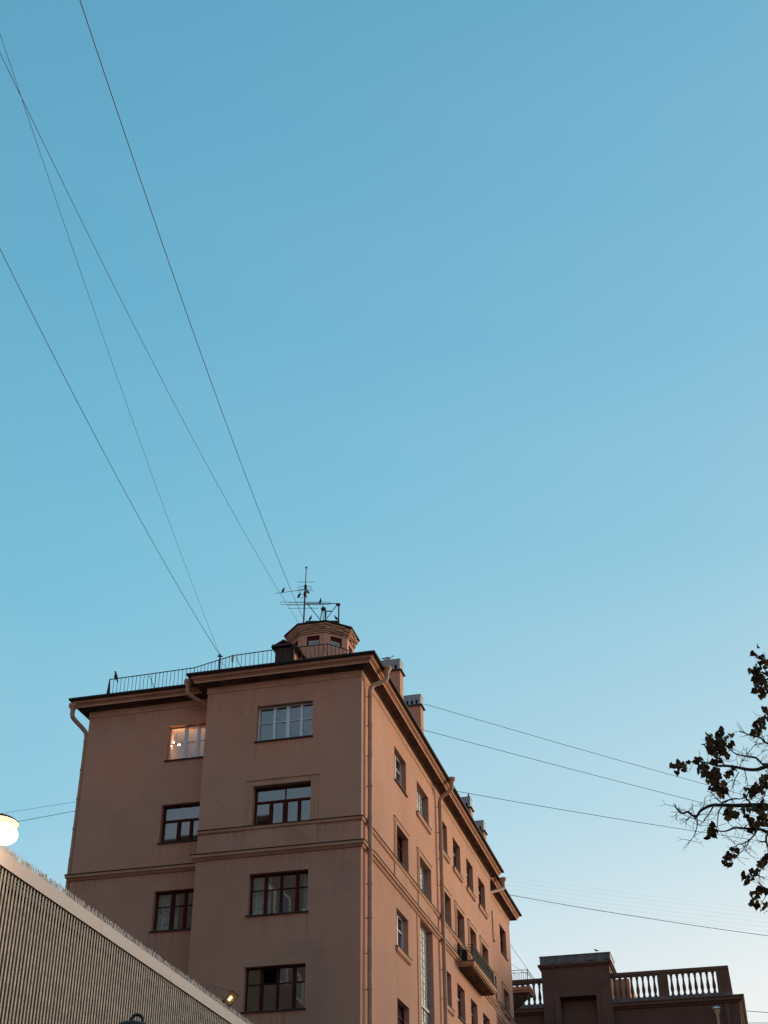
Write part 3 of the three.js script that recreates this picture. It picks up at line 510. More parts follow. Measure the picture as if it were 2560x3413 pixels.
crow(-0.48, 28.24, -23.6, -1.0, 0.7, 0.9, 'dark bird on the third chimney from the corner');
function gull(x, y, z, turn, legs, label) {
  const g = beginLocal('gull', label, 'bird', 'gulls on the roof'); g.position.copy(toWorld(x, y + (legs ? 0.13 : 0.06), z)); g.rotation.y = -YAW + turn;
  mesh('body', birdGeo([[-0.24, 0.01, 0.006, 0.02], [-0.22, 0.01, 0.012, 0.03], [-0.12, 0.0, 0.05, 0.055], [0, 0.0, 0.075, 0.075], [0.09, 0.02, 0.07, 0.068], [0.15, 0.07, 0.042, 0.042], [0.175, 0.12, 0.034, 0.034], [0.20, 0.15, 0.04, 0.038], [0.235, 0.155, 0.034, 0.032], [0.262, 0.148, 0.016, 0.014]]), M.gullBody, g);
  for (const s of [-1, 1]) { const w = mesh('wing', birdGeo([[0.1, 0.02, 0.03, 0.01], [0.02, 0.035, 0.05, 0.016], [-0.12, 0.035, 0.035, 0.014], [-0.24, 0.03, 0.016, 0.008], [-0.33, 0.035, 0.003, 0.003]]), M.gullWing, g); w.position.z = s * 0.066; w.rotation.y = -s * 0.1; }
  mesh('beak', new THREE.ConeGeometry(0.014, 0.06, 6).rotateZ(-Math.PI / 2).translate(0.285, 0.142, 0), M.beak, g);
  if (legs) mesh('legs', merge([bar([0.01, -0.13, 0.03], [0.01, -0.05, 0.03], 0.007, 4), bar([0.01, -0.13, -0.03], [0.01, -0.05, -0.03], 0.007, 4)]), M.beak, g);
}
gull(-0.95, 28.98, -7.85, 0.2, true, 'white gull standing on the nearest chimney hood');
gull(-0.25, 25.56, -0.7, 3.3, false, 'grey gull lying low on the roof corner beside the turret');
// ---------------------------------------------------------------- overhead wires
function wire(p0, p1, sag, r, label, group = 'overhead wires') {
  const pts = []; for (let i = 0; i <= 40; i++) { const t = i / 40; pts.push(toWorld(p0[0] + (p1[0] - p0[0]) * t, p0[1] + (p1[1] - p0[1]) * t - 4 * sag * t * (1 - t), p0[2] + (p1[2] - p0[2]) * t).toArray()); }
  single('overhead_wire', tube(pts, r, 80, 6), M.wire, label, 'wire', group);
}
const LW = 'wires running up to the left';
wire([-5.94, 26.16, -0.1], [0.97, 29.61, 55], 2.026, 0.0095, 'leftmost long wire from the roof post, leaving the left edge lowest', LW);
wire([-5.94, 26.16, -0.1], [6.11, 25.46, 55], 1.125, 0.006, 'thinnest long wire from the roof post, running up to the top left corner', LW);
wire([-3.86, 29.21, -3.6], [2.98, 26.10, 55], 1.909, 0.008, 'wire from left of the turret crossing the thin wire near the left edge', LW);
wire([-3.64, 29.37, -3.6], [7.05, 24.24, 55], 1.725, 0.0105, 'rightmost long wire from the turret, leaving through the top edge', LW);
const RW = 'wires running right behind the tree', ext = (a, b, k) => [0, 1, 2].map((i) => a[i] + (b[i] - a[i]) * k);
wire([-0.35, 28.90, -12.5], [52.6, 24.0, -54], 0.7, 0.0125, 'topmost wire running right from the second chimney towards the tree', RW);
wire([-0.35, 27.16, -11.46], [50.3, 23.05, -51], 0.5, 0.0125, 'second wire from the top running right behind the tree branches', RW);
wire([-0.35, 27.12, -19.51], [51.29, 25, -47.32], 0.879, 0.014, 'wire running right from the roof below the middle downpipe', RW);
wire([-1, 27.25, -37.93], [48.5, 24, -60.05], 1.006, 0.017, 'lowest long wire from the far end of the cornice to the right edge', RW);
const NTH = ['topmost', 'second', 'third', 'fourth', 'fifth', 'lowest'];
for (let k = 0; k < 6; k++) wire([-14, 43.4 - k * 0.42, -80], [52, 31.5 - k * 0.36, -82], 0.9, 0.003, NTH[k] + ' of six faint far wires running right from above the cornice end', 'faint far wires');
wire([-6, 32.4, -56], [-0.2, 23.2, -56], 0.05, 0.014, 'thin wire dropping steeply behind the small end balcony', 'far wires at house end');
wire([-6, 29.15, -56], [3.2, 22.75, -56], 0.12, 0.012, 'flatter thin wire crossing behind the small end balcony', 'far wires at house end');
wire([9, 24.6, -60], [62, 18.5, -62], 0.2, 0.02, 'upper wire at the bottom right corner beyond the balustraded building', 'wires at bottom right');
wire([9, 23.5, -60], [62, 21.0, -62], 0.1, 0.02, 'lower wire at the bottom right corner beyond the balustraded building', 'wires at bottom right');
wire([-10.5, 29.33, -20], [-60, 25.4, -20], 0.05, 0.015, 'wire running left from behind the house to the street lamp', 'wires left of the house');
wire([-10.5, 29.55, -20], [-60, 27.0, -20], 0.05, 0.009, 'fainter upper wire running left from behind the house', 'wires left of the house');
{ const P = beginLocal('roof_mast', 'plain iron wire post on the rear roof slope', 'mast'); mesh('post', bar([-10.5, 25.4, -20], [-10.5, 29.7, -20], 0.05, 8), M.iron, P); mesh('crossarm', bar([-10.7, 29.5, -20], [-10.3, 29.5, -20], 0.03, 6), M.iron, P); }

// ---------------------------------------------------------------- the dark building with the balustrade
{
  const G = place(thing('balustraded_building', 'dark brown building with stone roof balustrade and raised central block', 'building')), z = -42;
  mesh('wall', box(-14, 12.15, 0, 20.9, z - 14, z - 0.35), M.stoneDark, G);
  mesh('portal_wall', merge([box(0.25, 1.32, 0, 23.6, z - 3, z), box(3.6, 4.56, 0, 23.6, z - 3, z), box(1.32, 3.6, 21.77, 23.6, z - 3, z), box(1.32, 3.6, 0, 21.77, z - 3, z - 0.9)]), M.stone, G);
  mesh('portal_frame', merge([box(0.98, 1.32, 0, 21.95, z, z + 0.08), box(3.6, 3.8, 0, 21.95, z, z + 0.08), box(1.32, 3.6, 21.77, 21.95, z, z + 0.08)]), M.stone, G);
  mesh('portal_door', box(1.4, 3.5, 17, 21.7, z - 0.9, z - 0.85), M.brownwood, G);
  mesh('block_cornice', merge([box(0.15, 4.66, 23.58, 23.68, z - 3.1, z + 0.1), box(0.07, 4.74, 23.68, 23.80, z - 3.2, z + 0.2)]), M.stone, G);
  mesh('block_parapet', box(0.2, 4.68, 23.80, 24.30, z - 2.6, z + 0.02), M.leadSheet, G);
  mesh('coping', box(0.17, 4.71, 24.30, 24.34, z - 2.63, z + 0.05), M.leadSheet, G);
  for (let k = 0; k < 9; k++) { const x = 0.5 + k * 0.47 + rr(-0.1, 0.1); mesh('loose_slate', box(x, x + rr(0.15, 0.4), 23.80, 23.80 + rr(0.03, 0.08), z + 0.025, z + 0.14), rnd() < 0.5 ? M.shedback : M.leadSheet, G); }
  const cornice = (x0, x1, end) => { const pr = [[0, 20.86], [0.12, 20.90], [0.14, 20.98], [0.30, 21.02], [0.30, 21.16], [0.36, 21.20], [0.36, 21.28], [-0.4, 21.34]]; return sweep(end ? [[x0, z - 0.35], [x1, z - 0.35], [x1, z - 14]] : [[x0, z - 0.35], [x1, z - 0.35]], pr); };
  mesh('cornice', cornice(4.04, 12.15, true), M.stone, G); mesh('cornice', cornice(-14, 0.88, false), M.stone, G);
  mesh('cornice_end', box(0.72, 0.9, 20.88, 21.30, z - 0.5, z + 0.02), M.stone, G);
  const bal = new THREE.LatheGeometry([[0.10, 0], [0.10, 0.10], [0.065, 0.14], [0.075, 0.22], [0.108, 0.38], [0.105, 0.52], [0.075, 0.72], [0.058, 0.92], [0.06, 1.04], [0.085, 1.10], [0.06, 1.14], [0.10, 1.20], [0.10, 1.32]].map((p) => new THREE.Vector2(...p)), 12).translate(0, 21.48, 0);
  const zb = z - 0.30;
  const run = (x0, x1, n) => { for (let i = 0; i < n; i++) { const m = mesh('baluster', bal, M.stone, G); m.position.set(x0 + (x1 - x0) * (i + 0.5) / n, 0, zb); } };
  run(4.6, 7.4, 8); run(8.1, 11.0, 8); run(-6.5, 0.2, 19);
  const base = [[-8, 0.25], [4.56, 11.8]];
  for (const [a, b] of base) { mesh('base_course', merge([box(a, b, 21.30, 21.46, zb - 0.2, zb + 0.2), box(a, b, 21.34, 21.48, zb - 0.17, zb + 0.17)]), M.leadSheet, G); mesh('hand_rail', merge([box(a, b, 22.79, 22.88, zb - 0.13, zb + 0.13), box(a, b, 22.88, 23.05, zb - 0.17, zb + 0.17)]), M.stone, G); }
  mesh('pier', box(7.43, 8.07, 21.48, 22.80, zb - 0.16, zb + 0.16), M.stone, G); mesh('pier', box(11.02, 11.78, 21.48, 22.80, zb - 0.3, zb + 0.16), M.stone, G);
  // the balustrade that returns along the right side
  mesh('hand_rail', merge([box(11.47, 11.81, 22.80, 23.05, z - 13.5, zb - 0.18)]), M.stone, G); mesh('base_course', box(11.47, 11.82, 21.30, 21.47, z - 13.5, zb - 0.21), M.leadSheet, G);
  for (let i = 0; i < 34; i++) { const m = mesh('baluster', bal, M.stone, G); m.position.set(11.64, 0, zb - 0.6 - i * 0.36); }
  // stair house wall behind, warm lit
  mesh('stair_house', box(4.0, 5.45, 21.3, 23.4, z - 9, z - 3.2), M.wall, G);
  const f = sub('rain_funnel', G);
  mesh('funnel', new THREE.LatheGeometry([[0.08, -0.9], [0.09, -0.35], [0.17, -0.2], [0.18, -0.06], [0.15, -0.05]].map((p) => new THREE.Vector2(...p)), 14).translate(10.8, 20.5, z + 0.1), M.pipe, f);
  mesh('hood', new THREE.SphereGeometry(0.24, 12, 6, 0, Math.PI * 2, 0, Math.PI / 2).scale(1, 0.55, 0.7).translate(10.78, 20.5, z + 0.1), M.white, f);
  mesh('pipe', new THREE.CylinderGeometry(0.08, 0.08, 8, 12).translate(10.8, 15.7, z + 0.1), M.pipe, f);
  mesh('pilaster', box(11.3, 11.55, 0, 20.86, z - 0.35, z - 0.2), M.stone, G);
}
crow(3.85, 24.34, -41.9, 2.8, -0.1, 0.9, 'dark bird on the parapet of the dark balustraded building');

// ---------------------------------------------------------------- ribbed metal shed at lower left
{
  const G = thing('ribbed_shed', 'long shed clad in vertical pale metal ribs with a flat coping', 'building');
  // its own frame: origin at the far end of the visible wall, x out of the wall, z towards the viewer
  const a = Math.atan2(3.74 - 3.44, 30.49 - 20.74); G.position.copy(toWorld(3.44 - 0.03076 * 8, 0, 20.74 - 8)); G.rotation.y = -YAW + a;
  const len = 22.5;
  mesh('backing', box(-7, -0.09, 0, 7.07, 0, len), M.shedback, G);
  for (const y of [1.5, 4.6, 6.9]) mesh('batten', box(-0.09, -0.003, y, y + 0.08, 0, len), M.shedback, G);
  const sg = muv(new THREE.ExtrudeGeometry(new THREE.Shape([[-0.003, -0.0205], [-0.0008, -0.0205], [0, -0.0195], [0, 0.0195], [-0.0008, 0.0205], [-0.003, 0.0205]].map((p) => new THREE.Vector2(...p))), { depth: 7.06, bevelEnabled: false }).rotateX(-Math.PI / 2));
  const n = Math.floor(len / 0.092);
  for (let i = 0; i < n; i++) { const m = mesh('rib', sg, M.slat[Math.floor(rnd() * 3)], G); m.position.set(rr(-0.001, 0), 0.01, 0.04 + i * 0.092); }
  for (let i = 0; i < 8; i++) { const z0 = i * 2.85 + (i ? 0.3 : 0), z1 = Math.min(len, (i + 1) * 2.85 + 0.3); if (z1 > z0) mesh('coping', merge([box(-0.35, 0.03, 7.24, 7.255, z0 + 0.004, z1 - 0.004), box(0.018, 0.03, 7.07, 7.24, z0 + 0.004, z1 - 0.004)]), M.coping, G); }
  const sp = []; let z = 0.3;
  while (z < len) { const h = rr(0.085, 0.125), w = rr(0.005, 0.014); sp.push(new THREE.BoxGeometry(0.004, h, w).rotateX(rr(-0.25, 0.25)).rotateZ(rr(-0.2, 0.35)).translate(rr(-0.03, 0.0), 7.255 + h / 2 - 0.005, z)); z += rr(0.008, 0.018) + (rnd() < 0.04 ? rr(0.02, 0.05) : 0); }
  const s = mesh('bird_spikes', merge(sp), M.spike, G); tag(s, 'ragged fringe of pale bird spikes', null, null, 'stuff');
}
{ // street lamp at the left edge
  const L = place(thing('street_lamp', 'glowing street lamp over the ribbed shed at the left edge', 'lamp')), x = 4.2, z = 31.22;
  mesh('bowl', new THREE.SphereGeometry(0.155, 24, 16).scale(1, 0.8, 1.15).translate(x, 7.17, z), glow(1, 0.88, 0.66, 9), L);
  mesh('hood', new THREE.SphereGeometry(0.17, 20, 10, 0, 2 * Math.PI, 0, Math.PI / 2).scale(1.1, 0.4, 1.5).translate(x, 7.285, z + 0.1), M.rust, L);
  mesh('arm', tube([[x, 7.32, z + 0.3], [x, 7.5, z + 0.9], [x, 7.4, z + 1.6], [x, 6.8, z + 1.9], [x, 0.1, z + 1.9]], 0.04, 30, 8), M.iron, L);
  const pl = new THREE.PointLight(C(1, 0.66, 0.34), 3.2, 0, 2); pl.position.set(x, 7.17, z); pl.castShadow = true; L.add(pl);
}
{ // floodlight on a bent arm above the shed coping
  const L = place(thing('floodlight', 'small lit floodlight on a bent arm above the shed coping', 'lamp'));
  const x = 3.47;
  mesh('arm', tube([[x, 7.2, 22.62], [x, 7.35, 22.58], [x, 7.47, 22.35], [x, 7.54, 22.0], [x, 7.58, 21.68], [x + 0.02, 7.61, 21.5]], 0.014, 24, 8), M.rust, L);
  const head = sub('head', L); head.position.set(x + 0.03, 7.48, 21.42);
  const look = new THREE.Vector3(12.57, 2.6, 45.3).sub(head.position).normalize(), q = new THREE.Quaternion().setFromUnitVectors(new THREE.Vector3(0, 0, 1), look), spin = new THREE.Quaternion().setFromAxisAngle(new THREE.Vector3(0, 0, 1), 0.88);
  head.quaternion.copy(q).multiply(spin);
  const w = 0.125, h = 0.08;
  mesh('housing', merge([box(-w, w, -h, h, -0.10, -0.06), box(-w, w, h - 0.012, h, -0.06, 0.01), box(-w, w, -h, -h + 0.012, -0.06, 0.01), box(-w, -w + 0.012, -h + 0.012, h - 0.012, -0.06, 0.01), box(w - 0.012, w, -h + 0.012, h - 0.012, -0.06, 0.01)]), M.iron, head);
  mesh('lens', box(-0.055, 0.035, -0.012, 0.038, -0.045, -0.04), glow(1, 0.86, 0.5, 1.8), head);
  mesh('reflector', box(-w + 0.014, w - 0.014, -h + 0.014, h - 0.014, -0.058, -0.052), std(0.22, 0.15, 0.07, 0.35), head);
  mesh('visor', box(-w - 0.06, -w + 0.02, h - 0.02, h + 0.02, -0.08, -0.02), M.iron, head);
  const pl = new THREE.PointLight(C(1, 0.75, 0.4), 0.03, 0, 2); pl.position.set(0, 0, 0.06); pl.castShadow = true; head.add(pl);
}
{ // lantern whose cap and ring show at the bottom edge
  const L = place(thing('street_lantern', 'dark lantern cap with a ring on top in front of the shed', 'lamp')), x = 7, z = 33.15; L.position.y -= 0.018;
  mesh('cap', new THREE.LatheGeometry([[0.0, 4.462], [0.06, 4.458], [0.12, 4.445], [0.165, 4.415], [0.19, 4.37], [0.2, 4.34], [0.17, 4.33]].map((p) => new THREE.Vector2(...p)), 28).translate(x, 0, z), M.iron, L);
  mesh('ring', new THREE.TorusGeometry(0.052, 0.015, 10, 28).rotateY(0.35).translate(x, 4.485, z - 0.075), M.iron, L);
  mesh('glazing', new THREE.CylinderGeometry(0.15, 0.11, 0.4, 6).translate(x, 4.13, z), M.frosted, L);
  mesh('post', new THREE.CylinderGeometry(0.045, 0.07, 3.93, 12).translate(x, 1.965, z), M.iron, L);
}

// ---------------------------------------------------------------- tree at the right edge
const BRANCHES = [
  [0.045, 0.008, [[6.46,9.44,-18.93],[6.04,9.41,-19.07],[5.78,9.38,-19.15],[5.62,9.36,-19.19],[5.47,9.35,-19.24],[5.31,9.38,-19.28],[5.17,9.43,-19.32],[5.06,9.47,-19.35],[4.92,9.51,-19.39],[4.73,9.55,-19.43],[4.62,9.56,-19.46]]],
  [0.018, 0.005, [[5.78,9.46,-19.36],[5.74,9.53,-19.37],[5.66,9.6,-19.39],[5.55,9.63,-19.42],[5.43,9.7,-19.46],[5.34,9.78,-19.48],[5.23,9.86,-19.51],[5.12,9.92,-19.54]]],
  [0.012, 0.004, [[5.11,9.35,-19.13],[5.07,9.46,-19.14],[5.03,9.56,-19.15],[5.02,9.69,-19.15],[5.06,9.79,-19.14]]],
  [0.012, 0.004, [[5.06,9.47,-19.35],[5.01,9.34,-19.36],[5.03,9.21,-19.36],[5.08,9.04,-19.34]]],
  [0.009, 0.003, [[5.38,9.37,-19.37],[5.31,9.26,-19.39],[5.28,9.18,-19.39],[5.21,9.06,-19.41]]],
  [0.006, 0.003, [[5.31,9.24,-19.39],[5.34,9.19,-19.38],[5.39,9.18,-19.36]]],
  [0.008, 0.003, [[5.41,9.31,-19.15],[5.41,9.19,-19.15],[5.43,9.1,-19.14],[5.4,9.03,-19.15]]],
  [0.006, 0.002, [[5.35,9.34,-19.17],[5.38,9.46,-19.16],[5.48,9.55,-19.13],[5.48,9.66,-19.13]]],
  [0.05, 0.01, [[6.28,8.41,-18.46],[5.87,8.52,-18.6],[5.54,8.59,-18.7],[5.36,8.62,-18.75],[5.1,8.64,-18.82],[4.92,8.66,-18.87],[4.75,8.66,-18.91],[4.61,8.6,-18.95],[4.55,8.51,-18.96],[4.5,8.54,-18.97],[4.43,8.58,-18.99],[4.36,8.61,-19.01],[4.29,8.7,-19.02],[4.27,8.73,-19.03]]],
  [0.012, 0.003, [[4.93,8.68,-18.87],[4.85,8.76,-18.89],[4.79,8.84,-18.9],[4.73,8.9,-18.92]]],
  [0.016, 0.006, [[4.93,8.7,-18.87],[5.08,8.73,-18.83],[5.18,8.73,-18.8],[5.27,8.75,-18.78]]],
  [0.016, 0.008, [[5.31,8.64,-18.76],[5.31,8.7,-18.76],[5.27,8.74,-18.77],[5.3,8.82,-18.77]]],
  [0.012, 0.004, [[4.77,8.61,-18.8],[4.71,8.51,-18.82],[4.63,8.44,-18.84],[4.56,8.36,-18.86]]],
  [0.012, 0.004, [[4.95,8.69,-18.97],[4.88,8.57,-18.98],[4.85,8.4,-18.99],[4.81,8.31,-19.0]]],
  [0.01, 0.003, [[4.55,8.51,-18.96],[4.53,8.39,-18.97],[4.47,8.24,-18.98],[4.4,8.15,-19.0],[4.35,8.09,-19.01]]],
  [0.008, 0.002, [[4.53,8.52,-18.97],[4.51,8.46,-18.97],[4.43,8.49,-18.99],[4.38,8.47,-19.0],[4.31,8.41,-19.02]]],
  [0.006, 0.002, [[4.43,8.5,-18.99],[4.39,8.42,-19.0],[4.38,8.36,-19.0]]],
  [0.006, 0.002, [[4.41,8.48,-19.0],[4.37,8.52,-19.0],[4.3,8.41,-19.02]]],
  [0.007, 0.002, [[4.36,8.6,-19.01],[4.27,8.59,-19.03],[4.19,8.64,-19.04]]],
  [0.006, 0.002, [[4.28,8.59,-19.02],[4.23,8.55,-19.03],[4.17,8.56,-19.05]]],
  [0.005, 0.002, [[4.33,8.64,-19.01],[4.32,8.7,-19.02],[4.32,8.73,-19.02]]],
  [0.005, 0.002, [[4.27,8.59,-19.03],[4.28,8.53,-19.03],[4.25,8.49,-19.03]]],
  [0.006, 0.002, [[4.79,8.84,-19.01],[4.9,8.88,-18.98],[4.83,8.86,-19.0]]],
  [0.04, 0.009, [[6.36,8.21,-19.38],[6.06,8.36,-19.48],[5.74,8.51,-19.58],[5.66,8.58,-19.6],[5.58,8.59,-19.62],[5.43,8.6,-19.66],[5.28,8.6,-19.7],[5.13,8.58,-19.74],[5.0,8.57,-19.78]]],
  [0.014, 0.004, [[5.59,8.57,-19.62],[5.54,8.48,-19.63],[5.44,8.41,-19.66],[5.34,8.35,-19.69],[5.27,8.33,-19.71],[5.23,8.25,-19.72],[5.15,8.16,-19.74]]],
  [0.008, 0.002, [[5.4,8.39,-19.67],[5.35,8.26,-19.69],[5.26,8.15,-19.71],[5.37,8.05,-19.68]]],
  [0.008, 0.002, [[5.47,8.41,-19.55],[5.41,8.32,-19.57],[5.35,8.21,-19.58],[5.28,8.2,-19.6]]],
  [0.007, 0.002, [[5.28,8.6,-19.7],[5.22,8.66,-19.72],[5.19,8.72,-19.73]]],
  [0.007, 0.002, [[5.39,8.6,-19.67],[5.33,8.68,-19.69],[5.28,8.71,-19.7]]],
  [0.008, 0.002, [[5.25,8.36,-19.71],[5.16,8.48,-19.74],[5.08,8.47,-19.76]]],
  [0.03, 0.008, [[6.74,9.67,-19.68],[6.32,9.94,-19.82],[6.07,10.09,-19.9],[5.95,10.18,-19.93],[5.83,10.25,-19.97],[5.78,10.3,-19.98],[5.67,10.32,-20.01]]],
  [0.006, 0.002, [[5.82,10.25,-19.97],[5.75,10.23,-19.99],[5.67,10.22,-20.01]]],
  [0.01, 0.003, [[6.04,10.08,-19.91],[5.92,10.04,-19.94],[5.86,10.04,-19.96],[5.74,9.95,-19.99],[5.72,10.02,-20.0]]],
  [0.006, 0.002, [[6.04,9.95,-19.9],[5.98,9.94,-19.92],[5.93,9.91,-19.94]]],
  [0.01, 0.003, [[6.02,10.1,-19.91],[5.99,10.23,-19.92],[5.99,10.32,-19.92]]],
  [0.03, 0.008, [[6.38,8.01,-19.59],[5.94,8.41,-19.72],[5.77,8.53,-19.78],[5.74,8.43,-19.78],[5.74,8.27,-19.78],[5.69,8.15,-19.8],[5.61,8.05,-19.82]]],
  [0.01, 0.003, [[5.74,8.41,-19.78],[5.66,8.46,-19.81],[5.63,8.55,-19.81]]],
  [0.01, 0.003, [[5.69,8.16,-19.8],[5.57,7.98,-19.83],[5.47,7.93,-19.86],[5.4,7.91,-19.88]]],
  [0.007, 0.002, [[5.62,8.05,-19.82],[5.56,7.92,-19.84],[5.58,7.82,-19.83],[5.53,7.75,-19.84]]],
  [0.03, 0.006, [[6.27,7.51,-19.52],[5.89,7.64,-19.64],[5.64,7.68,-19.71],[5.52,7.66,-19.74],[5.45,7.57,-19.76],[5.39,7.51,-19.78]]],
  [0.01, 0.003, [[5.61,7.68,-19.72],[5.58,7.58,-19.73],[5.51,7.46,-19.74]]],
  [0.008, 0.002, [[5.67,7.38,-19.7],[5.58,7.37,-19.73],[5.51,7.31,-19.75]]],
  [0.01, 0.004, [[5.64,9.1,-18.77],[5.61,9.02,-18.78],[5.59,8.9,-18.79],[5.54,8.75,-18.8],[5.43,8.68,-18.83]]],
  [0.03, 0.006, [[6.51,9.77,-18.91],[6.14,10.03,-19.03],[5.97,10.14,-19.09],[5.87,10.19,-19.12],[5.77,10.13,-19.15]]],
  [0.03, 0.006, [[6.61,10.35,-18.88],[6.23,10.63,-19.0],[5.99,10.82,-19.08],[5.9,10.89,-19.11],[5.79,10.95,-19.14]]],
  [0.02, 0.005, [[6.23,10.6,-19.01],[6.07,10.92,-19.06],[6.0,11.09,-19.08],[5.85,11.21,-19.13]]],
  [0.02, 0.005, [[6.45,10.51,-19.14],[6.09,10.61,-19.26],[5.99,10.68,-19.29],[5.84,10.72,-19.34]]],
];
const LEAF_CLUMPS = [[4.51,9.51,-19.48,0.137,0.121,13],[5.11,9.81,-19.34,0.231,0.154,34],[5.12,9.64,-19.33,0.198,0.121,22],[4.93,9.33,-19.38,0.154,0.11,14],[5.04,9.23,-19.35,0.143,0.154,22],[5.08,9.05,-19.34,0.062,0.07,6],[4.79,9.59,-19.42,0.062,0.035,3],[4.82,9.45,-19.41,0.066,0.055,4],[5.22,9.29,-19.31,0.035,0.04,2],[5.29,9.35,-19.29,0.029,0.04,2],[5.36,8.85,-18.85,0.078,0.097,8],[5.47,8.85,-18.82,0.065,0.065,5],[5.56,8.95,-18.8,0.108,0.097,12],[5.03,8.51,-18.84,0.107,0.107,10],[5.16,8.51,-18.8,0.043,0.043,2],[5.33,8.54,-18.76,0.073,0.052,5],[5.47,8.51,-18.72,0.097,0.118,12],[5.51,8.71,-19.64,0.049,0.045,3],[5.58,8.61,-19.62,0.101,0.094,8],[5.7,8.67,-19.59,0.085,0.101,7],[4.73,8.29,-19.02,0.082,0.073,6],[5.12,8.13,-19.75,0.072,0.101,7],[5.21,8.23,-19.72,0.058,0.072,4],[5.39,7.9,-19.88,0.091,0.102,8],[5.51,7.93,-19.85,0.041,0.036,2],[5.62,8.08,-19.82,0.095,0.073,6],[5.48,7.65,-19.75,0.095,0.068,5],[5.59,7.62,-19.72,0.041,0.041,2],[5.39,7.5,-19.78,0.081,0.041,4],[5.5,7.45,-19.75,0.095,0.05,5],[5.84,11.21,-19.13,0.048,0.035,2],[5.92,11.13,-19.1,0.07,0.057,4],[5.99,11.02,-19.08,0.07,0.121,8],[5.79,10.94,-19.14,0.075,0.053,4],[5.9,10.82,-19.11,0.115,0.176,16],[5.78,10.62,-19.15,0.057,0.048,3],[5.91,10.62,-19.11,0.099,0.176,12],[5.85,10.48,-19.13,0.04,0.04,2],[5.86,10.2,-19.12,0.079,0.048,4],[5.8,10.1,-19.14,0.079,0.066,5],[6.0,10.34,-19.92,0.082,0.082,6],[5.91,10.26,-19.94,0.082,0.073,6],[5.76,9.38,-19.15,0.04,0.066,3]];

